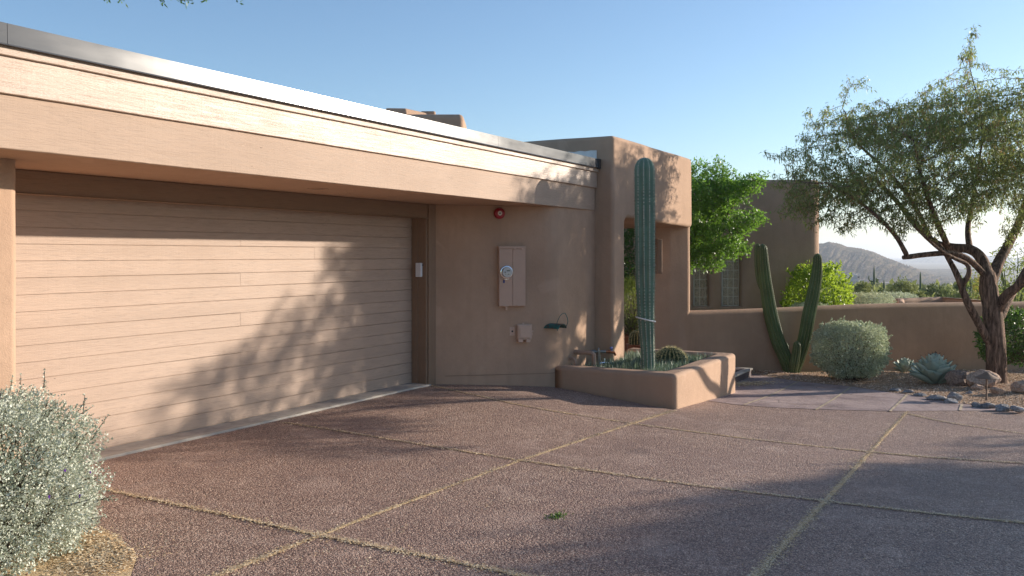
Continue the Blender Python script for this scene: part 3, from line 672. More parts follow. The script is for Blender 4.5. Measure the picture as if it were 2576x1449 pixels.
G = MB(); G.tube([(xt, 5.06, .12), (xt+.07, 5.02, .125), (xt+.15, 4.98, .11), (xt+.17, 4.97, .075)], [.018, .022, .018, .014], 10); G.lathe((xt+.08, 5.01, .14), [(.008, 0), (.008, .03), (.026, .035), (.026, .045), (0, .045)], (.2, -.2, 1), 10); G.lathe((xt+.17, 4.97, .115), [(.02, -.01), (.022, .01), (.015, .02), (0, .02)], (.8, -.3, .2), 10); G.build('steel_tap', M['chrome'], T_, smooth=True, sharp=50)

# ---------------------------------------------------------------- walls outside
PL = thing('planter', 'low adobe planter wall at driveway corner holding the tall cactus', 'planter', (11.9, 4.4, -.3))
o_ = rounded([(10.58, 5.34, 0), (10.58, 3.64, .07), (13.34, 3.64, .09), (13.34, 5.34, .04), (13.10, 5.34, .04), (13.10, 3.90, .06), (10.84, 3.90, .06), (10.84, 5.34, 0)], .14)
adobe('planter_wall', *prism(o_, -.75, .160, 0, .055, step=.12, amp=.008, seed=21), M['stucco'], PL)
n = 20; xs = np.linspace(10.7, 13.2, n); ys = np.linspace(3.75, 5.4, n); V = [(x, y, .035+.02*mnoise.noise(Vector((x*4, y*4, 0)))) for y in ys for x in xs]
mk('soil', V, [(j*n+i, j*n+i+1, (j+1)*n+i+1, (j+1)*n+i) for j in range(n-1) for i in range(n-1)], M['gravel'], PL, smooth=True)
# garden wall
gs = [(15.15, 5.25), (15.5, 4.9), (16.9, 3.53), (18.3, 2.2), (20.3, .35), (22.2, -1.5), (24.5, -4.2), (26.5, -7)]
C_ = curve(gs, 60); d_ = np.gradient(C_, axis=0); d_ /= np.linalg.norm(d_, axis=1)[:, None]; n_ = np.stack([-d_[:, 1], d_[:, 0]], 1)
o_ = np.vstack([C_, (C_+n_*.26)[::-1]])
def wtop(x, y): return .02*math.sin(x*1.1)+(.046*(x-15.4)/6 if x > 15.4 else 0)
GW = adobe('garden_wall', *prism(o_, -1.3, .655, 0, .09, step=.25, amp=.010, seed=31, slope=wtop), M['stucco_wall'])
tag(GW, 'long low rounded adobe garden wall running from the entry behind agaves', 'wall')
RW = [at(2255, HY, 23.6)[:2], at(2300, HY, 23.9)[:2], at(2374, HY, 24.5)[:2], at(2378, HY, 24.4)[:2], at(2485, HY, 22.6)[:2], at(2640, HY, 20.9)[:2]]
P_ = np.array(RW); e_ = np.array(FW)*.26
o_ = rounded([(*P_[0], .08), (*P_[2], .05), (*P_[4], .3), (*P_[5], .1), (*(P_[5]+e_), .1), (*(P_[4]+e_), .2), (*(P_[2]+e_), .05), (*(P_[0]+e_), .08)], .3)
tag(adobe('courtyard_wall', *prism(o_, -1.4, .47, 0, .08, amp=.008, seed=41), M['stucco_wall']), 'farther low adobe wall with a bend, seen over the garden wall', 'wall')
o_ = rounded([(*at(2258, HY, 21.2)[:2], .06), (*at(2275, HY, 21.2)[:2], .06), (*at(2275, HY, 22.6)[:2], .06), (*at(2258, HY, 22.6)[:2], .06)], .3)
tag(adobe('wall_stub', *prism(o_, -1.2, .53, 0, .07, amp=.006, seed=43), M['stucco_wall']), 'short stub end of adobe wall beside the clipped hedge', 'wall')
# entry step
zt = -.325
ST = thing('entry_step', 'dark entry step with pale stone edge behind the planter', 'step', (14.6, 4.6, -.4))
G = MB(); G.box((13.36, 3.97, -.8), (15.48, 5.6, zt-.004), .012); G.build('slab', M['darkslab'], ST)
G = MB(); G.box((13.36, 3.95, zt-.035), (15.42, 4.06, zt), .008); G.box((15.40, 3.951, zt-.036), (15.50, 5.3, zt-.001), .008); G.build('edging', M['nosing'], ST)
# ---------------------------------------------------------------- ground
def poly_sheet(name, poly, zoff, m, res=.12, extra=None, label=None, kind='structure', jag=0.):
    """sheet laid on the site's slope inside an outline"""
    P = np.asarray(poly, float); bm = bmesh.new()
    x0, y0 = P.min(0); x1, y1 = P.max(0)
    vs = [bm.verts.new((x, y, 0)) for x, y in P]; f = bm.faces.new(vs)
    if f.normal.z < 0 or sum(P[i][0]*P[(i+1) % len(P)][1]-P[(i+1) % len(P)][0]*P[i][1] for i in range(len(P))) < 0: bmesh.ops.reverse_faces(bm, faces=[f])
    for k in np.arange(x0+res, x1, res): bmesh.ops.bisect_plane(bm, geom=bm.verts[:]+bm.edges[:]+bm.faces[:], plane_co=(k, 0, 0), plane_no=(1, 0, 0))
    for k in np.arange(y0+res, y1, res): bmesh.ops.bisect_plane(bm, geom=bm.verts[:]+bm.edges[:]+bm.faces[:], plane_co=(0, k, 0), plane_no=(0, 1, 0))
    X = np.array([v.co.x for v in bm.verts]); Y = np.array([v.co.y for v in bm.verts]); Z = land_z(X, Y)+zoff
    if extra is not None: Z = Z+extra(X, Y)
    bm.verts.index_update(); V = np.stack([X, Y, Z], 1); Fc = [[v.index for v in f.verts] for f in bm.faces]; bm.free()
    o = mk(name, V, Fc, m, None, smooth=True); o['kind'] = kind
    return o
# wide land sheet
rs = np.concatenate([np.linspace(.3, 24, 60), np.geomspace(25, 9000, 70)]); n = 180; th = np.arange(n)*2*np.pi/n
X = (rs[:, None]*np.cos(th)).ravel(); Y = (rs[:, None]*np.sin(th)).ravel(); Z = land_z(X, Y)-.06
V = np.vstack([np.stack([X, Y, Z], 1), [[0, 0, -.1]]]); m_ = len(rs)
Fc = [(i*n+j, i*n+(j+1) % n, (i+1)*n+(j+1) % n, (i+1)*n+j)[::-1] for i in range(m_-1) for j in range(n)]+[(len(V)-1, j, (j+1) % n) for j in range(n)]
tag(mk('ground', V, Fc, M['desert'], None, smooth=True), kind='structure')
edge_px = [(1899, 942), (1950, 951), (2009, 960), (2142, 973), (2190, 980), (2243, 988), (2281, 993), (2335, 1001), (2382, 1012), (2438, 1018), (2539, 1034)]
EDGE = [hit(*p)[:2] for p in edge_px]
PC = on_y(1776, 1010, 3.66)[:2]
drv_px = [(1860, 1019), (1935, 1025), (2053, 1030), (2237, 1035), (2415, 1034), (2539, 1034)]
DRV = [hit(*p)[:2] for p in drv_px]
lb = [hit(*p)[:2] for p in ((245, 1330), (290, 1352), (345, 1405), (330, 1449))]
apr = [(9.40, 6.45), (9.23, 6.43), (3.6, 6.40)]
# driveway outline
dp = [(lb[0][0]-1.2, lb[0][1]+.9), lb[0], lb[1], lb[2], lb[3], (lb[3][0]-.4, lb[3][1]-.5), (1.4, .8), (-4, -1), (-4, -12), (15, -14), (17.0, -6), (14.6, -1.6), DRV[5]]+DRV[4::-1]+[(PC[0], 3.66), (10.5, 3.66), (10.5, 5.4), (9.44, 6.45)]+apr+[(3.6, 6.3)]
DP = [np.array(q) for q in dp]
poly_sheet('driveway', DP, 0., M['drive'], .25)
PC = on_y(1776, 1010, 3.66)[:2]
pp = [np.array((PC[0], 3.67)), np.array((13.3, 3.67)), np.array((13.3, 5.2)), np.array((15.6, 4.85))]+EDGE+DRV[4::-1]
def pz(x, y): return 0*x+.004
poly_sheet('entry_path', pp, .004, M['path'], .25)
# garage threshold: grey apron with a worn pale edge
G = MB(); n = 60; V = []
for x in np.linspace(3.5, 9.30, n+1):
    w = .012*mnoise.noise(Vector((x*3, 0, 0)))+.007*mnoise.noise(Vector((x*14, 2, 0))); y1 = 6.47+.0*x+w; z = float(site_z(x, 6.5))
    V += [(x, 6.72, z+.02), (x, 6.50+w*.4, z+.016), (x, y1-.03, z+.012), (x, y1-.045, z-.03)]
mk('threshold', V, [(i*4+k, i*4+k+1, i*4+5+k, i*4+4+k)[::-1] for i in range(n) for k in (0,)], M['concrete'])['kind'] = 'structure'
mk('threshold_edge', V, [(i*4+k, i*4+k+1, i*4+5+k, i*4+4+k)[::-1] for i in range(n) for k in (1, 2)], M['nosing'])['kind'] = 'structure'
# garden bed
def bed_h(x, y):
    x = np.asarray(x, float); y = np.asarray(y, float); dm = np.full(x.shape, 9.)
    for a, b in zip(EDGE[:-1], EDGE[1:]):
        ab = b-a; t = np.clip(((x-a[0])*ab[0]+(y-a[1])*ab[1])/(ab@ab), 0, 1); dm = np.minimum(dm, np.hypot(x-a[0]-t*ab[0], y-a[1]-t*ab[1]))
    k = np.clip(dm/.35, 0, 1)
    return .006+k*k*(3-2*k)*(.02+.03*np.sin(x*2.1)*np.cos(y*1.7)+.07*np.exp(-((x-16.9)**2+(y-.2)**2)/1.6))
o_ = [EDGE[k] for k in range(len(EDGE))]
bp = [np.array((15.50, 4.86))]+EDGE+[np.array((14.7, -1.8)), np.array((17.2, -6)), np.array((24, -7)), np.array((22.4, -1.2)), np.array((20.4, .6)), np.array((17, 3.65))]
poly_sheet('garden_bed', bp, .0, M['gravel'], .2, extra=bed_h)
def bed_z(x, y): return float(land_z(x, y)+bed_h(x, y))
lp = [lb[0], lb[1], lb[2], lb[3], (lb[3][0]-.5, lb[3][1]-.6), (.6, 2.2), (0.6, 6.2), (3.4, 5.8), (3.4, 5.2)]
lp = [np.array(q) for q in lp]
poly_sheet('planting_strip', lp, .004, M['litterbed'], .15, extra=lambda x, y: .006*np.sin(x*5)*np.sin(y*4)+.002)
# joints of the drive: dark gaps with yellow blossom litter drifted into them
VJ = (3.64, 1.18); UJ = (4.09, 6.59, 9.12)
def gz(x, y): return float(land_z(x, y))
lines = [([hit(*p) for p in ((480, 1476), (805, 1350), (1310, 1160), (1590, 1067), (1697, 1034))], 1.0),
         ([hit(*p) for p in ((1860, 1500), (1985, 1360), (2075, 1262), (2190, 1138), (2282, 1037))], 1.15),
         ([hit(*p) for p in ((225, 1225), (500, 1283), (805, 1350), (1050, 1398), (1420, 1475))], .8),
         ([hit(*p) for p in ((715, 1064), (1000, 1110), (1310, 1160), (1700, 1216), (2075, 1262), (2420, 1302), (2700, 1330))], .9),
         ([hit(*p) for p in ((1080, 970), (1300, 1018), (1590, 1067), (1900, 1107), (2190, 1138), (2350, 1152), (2600, 1168))], .8),
         ([hit(*p) for p in ((2285, 1042), (2400, 1066), (2700, 1110))], .25)]
LV = []; LF = []; LR = []; JV = []; JF = []
for pts, amt in lines:
    P = curve(np.array(pts), 400); P[:, 2] = land_z(P[:, 0], P[:, 1]); L = np.r_[0, np.cumsum(np.linalg.norm(np.diff(P, axis=0), axis=1))]
    k = int(L[-1]/.014); s_ = np.linspace(0, L[-1], k); Q = np.stack([np.interp(s_, L, P[:, i]) for i in range(3)], 1)
    d = np.gradient(Q, axis=0); d /= np.linalg.norm(d, axis=1)[:, None]; nr = np.stack([-d[:, 1], d[:, 0], 0*d[:, 0]], 1)
    b = len(JV)
    for i in range(k): JV += [Q[i]+nr[i]*.006+[0, 0, .004], Q[i]-nr[i]*.006+[0, 0, .004]]
    JF += [(b+2*i, b+2*i+1, b+2*i+3, b+2*i+2) for i in range(k-1)]
    sd_ = amt*7.3
    for i in range(k):
        x = s_[i]; nz = mnoise.noise(Vector((x*.7, sd_, 0)))*.6+mnoise.noise(Vector((x*3.1, sd_, 3)))*.45+mnoise.noise(Vector((x*17, sd_, 6)))*.25
        w = max(0, .010+.020*nz+.007*mnoise.noise(Vector((x*50, sd_, 12))))*amt if amt > .3 else max(0, .010+.02*nz-.008)
        nz2 = mnoise.noise(Vector((x*45, sd_+4, 0)))*.007+mnoise.noise(Vector((x*4, sd_+4, 0)))*.006
        h = .003+.16*w*(1+1.1*mnoise.noise(Vector((x*40, sd_, 9))))
        if w < .0025: LV.append(None); continue
        LV.append([Q[i]+nr[i]*(w+nz2)+[0, 0, .003], Q[i]+nr[i]*(w*.4+nz2)+[0, 0, h], Q[i]-nr[i]*(w*.4-nz2)+[0, 0, h*.9], Q[i]-nr[i]*(w-nz2)+[0, 0, .003]])
    LV.append(None)
mk('driveway_joint', JV, JF, M['jointdark'])['kind'] = 'structure'
VV = []; FF = []; pb = None
for q in LV:
    if q is None: pb = None; continue
    b = len(VV); VV += q
    if pb is not None: FF += [(pb+k, pb+k+1, b+k+1, b+k) for k in range(3)]
    pb = b
def flecks(centres, size, zoff=.006):
    """small dry blossoms and bits lying on the ground"""
    c = np.asarray(centres, float); n = len(c); a = RNG.uniform(0, 2*np.pi, n); L = size*RNG.uniform(.4, 1.5, n); W = L*RNG.uniform(.25, .7, n)
    ux = np.stack([np.cos(a), np.sin(a), RNG.uniform(-.3, .3, n)], 1)*L[:, None]; uy = np.stack([-np.sin(a), np.cos(a), RNG.uniform(-.3, .3, n)], 1)*W[:, None]
    z = np.array([0, 0, zoff]); V = np.stack([c-ux+z, c-uy+z, c+ux+z, c+uy+z], 1).reshape(-1, 3)
    return V, np.arange(4*n).reshape(n, 4), np.repeat(RNG.random(n), 4)
cs = []
for pts, amt in lines:
    P = curve(np.array(pts), 500)
    for _ in range(int(7000*amt)):
        q = P[RNG.integers(0, len(P))]; o = RNG.laplace(0, .017, 2); x, y = q[0]+o[0], q[1]+o[1]; cs.append((x, y, gz(x, y)))
for px, py, s_, k in ((1440, 1183, .10, 120), (1000, 1335, .08, 40), (815, 1390, .1, 40), (930, 1420, .1, 40), (2150, 1160, .12, 130), (1900, 1240, .2, 60), (1230, 1268, .12, 60), (1900, 1105, .4, 80), (2120, 1178, .15, 80), (2420, 1040, .35, 160), (2000, 1018, .5, 120), (2200, 1010, .4, 80), (350, 1400, .12, 160), (1750, 1040, .15, 60)):
    q = hit(px, py)
    for _ in range(k): o = RNG.normal(0, s_, 2)*(1, .5); cs.append((q[0]+o[0], q[1]+o[1], gz(q[0]+o[0], q[1]+o[1])))
for _ in range(1500):
    x, y = RNG.uniform(3.5, 13), RNG.uniform(-2, 6); cs.append((x, y, gz(x, y)))
V2, F2, R2 = flecks(cs, .0065, .008)
V3 = np.vstack([np.array(VV), V2]); F3 = [tuple(f) for f in FF]+[tuple(f) for f in (F2+len(VV)).tolist()]
tag(mk('blossom_litter', np.array(VV), FF, M['litterbed'], None, smooth=True), kind='stuff')
tag(mk('blossom_fleck', V2, F2, M['litter'], None, attr=R2), kind='stuff')
# path joints
JV = []; JF = []
for a, b, w, zo in [((1850, 1019), (1886, 1005), .0, 0)]+[((1872, 1020), (2010, 960), .016, .010), ((2053, 1032), (2142, 974), .016, .010), ((2239, 1036), (2282, 994), .016, .010), ((2415, 1034), (2420, 1019), .018, .010)]:
    if w == 0: continue
    P = curve(np.array([hit(*a), hit(*b)]), 40); d = P[-1]-P[0]; d /= np.linalg.norm(d); nr = np.array([-d[1], d[0], 0]); bse = len(JV)
    for i, q in enumerate(P):
        z = gz(q[0], q[1])+zo; k = w*(1+.35*mnoise.noise(Vector((i*.7, a[0], 0)))); JV += [(q+nr*k)[:2].tolist()+[z], (q-nr*k)[:2].tolist()+[z]]
    JF += [(bse+2*i, bse+2*i+1, bse+2*i+3, bse+2*i+2) for i in range(len(P)-1)]
mk('path_joint', JV, JF, M['sandjoint'])['kind'] = 'structure'
JV = []; JF = []
for a, b in (((1780, 1000), (2242, 1034)), ((1868, 965), (2420, 1022))):
    P = curve(np.array([hit(*a), hit(*b)]), 60); d = P[-1]-P[0]; d /= np.linalg.norm(d); nr = np.array([-d[1], d[0], 0]); bse = len(JV)
    for i, q in enumerate(P):
        o = nr*.05*mnoise.noise(Vector((i*.15, a[0], 0))); z = gz(q[0], q[1])+.0085; k = .005
        JV += [(q+o+nr*k)[:2].tolist()+[z], (q+o-nr*k)[:2].tolist()+[z]]
    JF += [(bse+2*i, bse+2*i+1, bse+2*i+3, bse+2*i+2) for i in range(len(P)-1)]
mk('path_score_line', JV, JF, M['jointdark'])['kind'] = 'structure'
# straw drift by the step
cs = []; q = hit(1880, 968)
for _ in range(1500):
    o = RNG.normal(0, 1, 2)*(.32, .10); x, y = q[0]+o[0]*.8+o[1]*.3, q[1]-o[0]*.45+o[1]; cs.append((x, y, gz(x, y)+.02*RNG.random()))
V2, F2, R2 = flecks(cs, .016, .012); tag(mk('straw_drift', V2, F2, M['litter'], None, attr=R2), kind='stuff')
# pebbles lying on the gravel
def pebbles(n, sampler, s0, s1, name, m):
    oc = np.array([[1, 0, 0], [-1, 0, 0], [0, 1, 0], [0, -1, 0], [0, 0, 1], [0, 0, -1.]]); fc = np.array([[0, 2, 4], [2, 1, 4], [1, 3, 4], [3, 0, 4], [2, 0, 5], [1, 2, 5], [3, 1, 5], [0, 3, 5]])
    V = []; Fs = []; Rr = []
    for i in range(n):
        x, y, z = sampler(); s_ = RNG.uniform(s0, s1); a = RNG.uniform(0, 6.28); q = oc*np.array([1, .75, .55])*s_*RNG.uniform(.7, 1.3, (6, 1))
        q = q@np.array([[math.cos(a), math.sin(a), 0], [-math.sin(a), math.cos(a), 0], [0, 0, 1]])+[x, y, z+s_*.25]; V.append(q); Fs.append(fc+6*i); Rr.append(np.full(6, RNG.random()))
    tag(mk(name, np.concatenate(V), np.concatenate(Fs), m, None, smooth=False, attr=np.concatenate(Rr)), kind='stuff')
def inside(x, y, P):
    c = False; j = len(P)-1
    for i in range(len(P)):
        if (P[i][1] > y) != (P[j][1] > y) and x < (P[j][0]-P[i][0])*(y-P[i][1])/(P[j][1]-P[i][1])+P[i][0]: c = not c
        j = i
    return c
def samp():
    while True:
        x, y = RNG.uniform(13, 21), RNG.uniform(-2.5, 5)
        if inside(x, y, bp): return x, y, bed_z(x, y)
pebbles(16000, samp, .006, .017, 'gravel_pebble', M['pebble'])
def samp2():
    while True:
        x, y = RNG.uniform(1.2, 3.4), RNG.uniform(2, 5.6)
        if inside(x, y, lp): return x, y, gz(x, y)+.01
pebbles(500, samp2, .005, .014, 'strip_pebble', M['pebble'])
cs = []
for _ in range(9000):
    q = lb[RNG.integers(0, 3)]*(1-(t_ := RNG.random()))+lb[2]*t_; o = RNG.normal(0, .16, 2); x, y = q[0]+o[0]-.08, q[1]+o[1]+.05
    if inside(x, y, lp) or RNG.random() < .06: cs.append((x, y, gz(x, y)+.012+.01*RNG.random()))
V2, F2, R2 = flecks(cs, .009, .005); tag(mk('strip_litter', V2, F2, M['litter'], None, attr=R2), kind='stuff')
# ---------------------------------------------------------------- plants
def leaves(P, D, L, W, rnd=None, fold=.25, droop=.0):
    """one small folded blade per point: P base, D direction"""
    P = np.asarray(P, float); n = len(P); D = np.asarray(D, float); D = D/(np.linalg.norm(D, axis=1)[:, None]+1e-9)
    q = RNG.normal(0, 1, (n, 3)); s = np.cross(D, q); s /= np.linalg.norm(s, axis=1)[:, None]+1e-9; u = np.cross(s, D)
    L = np.broadcast_to(L, (n,))[:, None]; W = np.broadcast_to(W, (n,))[:, None]
    m = P+D*L*.5; V = np.stack([P, m-s*W*.5+u*W*fold, P+D*L-np.array([0, 0, 1])*L*droop, m+s*W*.5+u*W*fold], 1).reshape(-1, 3)
    r = RNG.random(n) if rnd is None else rnd
    return V, np.arange(4*n).reshape(n, 4), np.repeat(r, 4)
def unit(n):
    d = RNG.normal(0, 1, (n, 3)); return d/np.linalg.norm(d, axis=1)[:, None]
def cat(parts):
    V = []; Fs = []; Rr = []; o = 0
    for v, f, r in parts: V.append(v); Fs.append(f+o); Rr.append(r); o += len(v)
    return np.concatenate(V), np.concatenate(Fs), np.concatenate(Rr)
def lump(d, k, seed):
    return np.array([mnoise.noise(Vector((a[0]*k+seed, a[1]*k, a[2]*k+seed))) for a in d])
def grow(paths, attr, step, dinf, dkill, iters=200, maxn=9000, grav=0., rads=None, rmin=None):
    """branches that reach for scattered points; paths = main limbs as polylines (first starts at the root)"""
    N = []; par = []; lens = []
    for pa in paths:
        P = np.asarray(pa, float); P = curve(P, max(3, int(sum(np.linalg.norm(np.diff(P, axis=0), axis=1))/step)+1))
        if N:
            d = np.linalg.norm(np.array(N)-P[0], axis=1); last = int(d.argmin()); st = 1
        else: last = -1; st = 0
        for q_, p in enumerate(P[st:]):
            N.append(p); par.append(last); last = len(N)-1
            if rads is not None: rmin.append(rads[len(lens)][0]+(rads[len(lens)][1]-rads[len(lens)][0])*q_/max(1, len(P)-1))
        lens.append(len(P))
    N = np.array(N); par = list(par); A = np.asarray(attr, float).copy()
    best = np.full(len(A), 1e9); bi = np.zeros(len(A), int)
    def upd(idx0, pts):
        for c in range(0, len(pts), 256):
            d = np.linalg.norm(A[:, None]-pts[None, c:c+256], axis=2); j = d.argmin(1); m = d[np.arange(len(A)), j]; w = m < best
            best[w] = m[w]; bi[w] = idx0+c+j[w]
    upd(0, N)
    for it in range(iters):
        k = best > dkill; A = A[k]; best = best[k]; bi = bi[k]
        if len(A) == 0 or len(N) > maxn: break
        act = best < dinf
        if not act.any(): break
        dv = A[act]-N[bi[act]]; dv /= np.linalg.norm(dv, axis=1)[:, None]
        ids, inv = np.unique(bi[act], return_inverse=True); s = np.zeros((len(ids), 3)); np.add.at(s, inv, dv)
        s += RNG.normal(0, .18, s.shape); s[:, 2] -= grav; s /= np.linalg.norm(s, axis=1)[:, None]+1e-9
        new = N[ids]+s*step; base = len(N); N = np.vstack([N, new]); par += ids.tolist(); upd(base, new)
    return N, np.array(par)
def tree_mesh(N, par, tip, expo=2.3, rmax=None, minr=0., rmin=None):
    n = len(N); kids = [[] for _ in range(n)]
    for i, p in enumerate(par):
        if p >= 0: kids[p].append(i)
    r = np.zeros(n); acc = np.zeros(n)
    for i in range(n-1, -1, -1):
        r[i] = max(tip, acc[i]**(1/expo)) if acc[i] > 0 else tip
        if par[i] >= 0: acc[par[i]] += r[i]**expo
    if rmax: q_ = (r-tip)/(r.max()-tip); r = tip+(rmax-tip)*q_**1.35
    if rmin is not None:
        k = len(rmin); r[:k] = np.maximum(np.minimum(r[:k], np.array(rmin)*1.15), rmin)
    mb = MB()
    stack = [int(i) for i in range(n) if par[i] < 0]
    while stack:
        i = stack.pop(); ch = [i] if par[i] < 0 else [par[i], i]; rr = [r[i]] if par[i] < 0 else [min(r[i]*1.15, r[par[i]]), r[i]]
        while kids[i]:
            ks = sorted(kids[i], key=lambda q: -r[q]); stack += ks[1:]; i = ks[0]; ch.append(i); rr.append(r[i])
        if len(ch) < 2 or max(rr) < minr: continue
        if max(rr) > .05 and rmin is not None:
            V, Fc = tube_geo(N[ch], rr, 18); ctr = np.vstack([np.repeat(N[ch], 18, 0)]); k_ = np.arange(len(V)) % 18
            for q_ in range(len(V)):
                a_ = k_[q_]*2*math.pi/18; w_ = V[q_]; s_ = 1+.16*mnoise.noise(Vector((math.cos(a_)*2.2, math.sin(a_)*2.2, w_[2]*1.6+len(ch))))+.10*mnoise.noise(Vector((math.cos(a_)*5, math.sin(a_)*5, w_[2]*4)))
                V[q_] = ctr[q_]+(w_-ctr[q_])*s_
            mb.add(V, Fc); continue
        mb.tube(N[ch], rr, 10 if max(rr) > .06 else 6 if max(rr) > .015 else 3)
    return mb, r, kids
def ellips(c, rad, n, shell=0.):
    d = unit(n); f = RNG.random(n)**(1/3.); f = shell+(1-shell)*f; return np.asarray(c)+d*f[:, None]*np.asarray(rad)
Z3 = np.array([0, 0, 1.])
CR = np.array([RT[0], RT[1], 0]); CF = np.array([FW[0], FW[1], 0])
def px3(px, py, d, q=0.): return at(px, py, d)

# --- mesquite by the garden wall
D0 = 14.5
base = np.array([*at(2510, 980, D0)[:2], 0.]); base[2] = bed_z(base[0], base[1])-.1
T_ = thing('mesquite_tree', 'big spreading mesquite tree with twisting dark trunk in gravel bed', 'tree', base)
def TP(px, py, dy=0): return at(px, py, D0+dy)
limbs = [
 [base, TP(2507, 930), TP(2504, 860), TP(2497, 790), TP(2488, 730), TP(2484, 690)],
 [TP(2492, 868), TP(2462, 815, -.1), TP(2432, 755, -.2), TP(2416, 712, -.2), TP(2402, 680, -.2), TP(2388, 655, -.1), TP(2372, 628, 0), TP(2350, 600, .2)],
 [TP(2420, 718, -.2), TP(2437, 690, -.3), TP(2432, 665, -.3), TP(2402, 650, -.4), TP(2360, 625, -.6), TP(2300, 570, -.9)],
 [TP(2484, 692), TP(2468, 650, .1), TP(2440, 628, .2), TP(2390, 622, .3), TP(2345, 606, .4), TP(2300, 560, .5), TP(2250, 500, .6), TP(2200, 450, .6)],
 [TP(2484, 698), TP(2440, 655, -.2), TP(2395, 637, -.3), TP(2330, 640, -.4), TP(2272, 648, -.5)],
 [TP(2284, 646, -.5), TP(2252, 592, -.6), TP(2210, 548, -.8), TP(2150, 500, -.9), TP(2080, 460, -1.)],
 [TP(2488, 720), TP(2515, 655, .2), TP(2545, 600, .4), TP(2570, 540, .5), TP(2590, 460, .7), TP(2600, 380, .9)],
 [TP(2500, 790), TP(2530, 745, -.2), TP(2566, 715, -.4), TP(2610, 660, -.7), TP(2680, 580, -1.), TP(2760, 500, -1.2), TP(2880, 430, -2.)],
 [TP(2515, 800, .1), TP(2545, 740, .5), TP(2580, 680, 1.), TP(2650, 560, 1.5), TP(2720, 450, 1.6)],
 [TP(2440, 628, .2), TP(2435, 570, .6), TP(2450, 480, .9), TP(2440, 400, 1.2)],
 [TP(2385, 621, .3), TP(2350, 540, -.4), TP(2320, 450, -.8), TP(2300, 360, -1.)],
 [TP(2345, 606, .4), TP(2290, 500, 1.), TP(2220, 420, 1.3), TP(2150, 350, 1.3), TP(2125, 280, 1.2)],
 [TP(2450, 480, .9), TP(2470, 350, .6), TP(2460, 250, .4), TP(2440, 170, .3), TP(2445, 120, .3)],
]
def blob(px, py, dy, rx, ry, rz, n): 
    cc = ellips((0, 0, 0), (.92, .92, .92), max(3, int(rx*ry*rz**.5*9)+2)); q = cc[RNG.integers(0, len(cc), n)]+RNG.normal(0, .19/max(rx, .5), (n, 3)); return TP(px, py, dy)+CR*(q[:, :1]*rx)+CF*(q[:, 1:2]*ry)+Z3*(q[:, 2:]*rz)
at_ = np.vstack([blob(2300, 400, .2, 1.45, 1.7, 1.0, 2300), blob(2480, 370, .3, 1.3, 1.9, 1.1, 2000), blob(2660, 390, 0, 1.3, 1.8, 1.05, 1500),
                 blob(2120, 460, -.3, .85, 1.2, .55, 800), blob(2160, 310, .6, .72, 1., .45, 330), blob(2080, 380, 0, .5, .8, .4, 150), blob(2440, 180, .2, .16, .3, .45, 50), blob(2230, 540, -.5, .9, 1., .32, 300),
                 blob(2540, 270, .2, .8, 1.3, .45, 600), blob(2400, 300, .3, .8, 1.2, .4, 400), blob(2340, 520, -.6, .9, .9, .4, 250), blob(2060, 520, -.6, .42, .6, .3, 90), blob(2135, 215, .6, .16, .3, .12, 25), blob(2020, 440, -.4, .28, .4, .12, 40), blob(2880, 400, -2., 1.1, .9, .5, 700), blob(2960, 480, -2.6, .7, .8, .4, 350)])
RM = []
RAD = [(.150, .108), (.066, .026), (.044, .018), (.084, .026), (.050, .036), (.034, .012), (.095, .03), (.08, .03), (.07, .025), (.045, .014), (.045, .014), (.04, .01), (.016, .004)]
N_, par_ = grow(limbs, at_, .075, .9, .085, 200, 16000, .03, RAD, RM)
print('mesquite nodes', len(N_))
mb, r_, kids_ = tree_mesh(N_, par_, .0032, 2.25, .150, rmin=RM)
mb.build('trunk', M['bark'], T_, smooth=True)
tw = np.where(r_ < .007)[0]
print('twigs', len(tw), r_.max())
tw = tw[RNG.random(len(tw)) < .9]
def mesq_leaves(N_, tw, k, L0=.060):
    b = np.repeat(N_[tw], k, 0); n = len(b); b = b+RNG.normal(0, .032, b.shape)
    d = RNG.normal(0, 1, (n, 3)); d[:, 2] -= .55
    return leaves(b, d, L0*RNG.uniform(.55, 1.5, n), .015*RNG.uniform(.7, 1.4, n), None, .2, .25)
V, Fc, rr = mesq_leaves(N_, tw, 10); mk('crown', V, Fc, M['mesq'], T_, attr=rr)
pods = tw[RNG.random(len(tw)) < .20]; b = np.repeat(N_[pods], 4, 0)+RNG.normal(0, .03, (4*len(pods), 3)); d = RNG.normal(0, .5, b.shape); d[:, 2] -= 1
V, Fc, rr = leaves(b, d, RNG.uniform(.06, .12, len(b)), .013, None, .1); mk('seed_pods', V, Fc, M['pod'], T_, attr=rr)
MESQ = T_
# --- shade trees standing right of the picture, the same kind
for (x, y, rz, s_, lab) in SHADE:
    dup(MESQ, (x, y, float(land_z(x, y))-.1), rz, s_, lab)

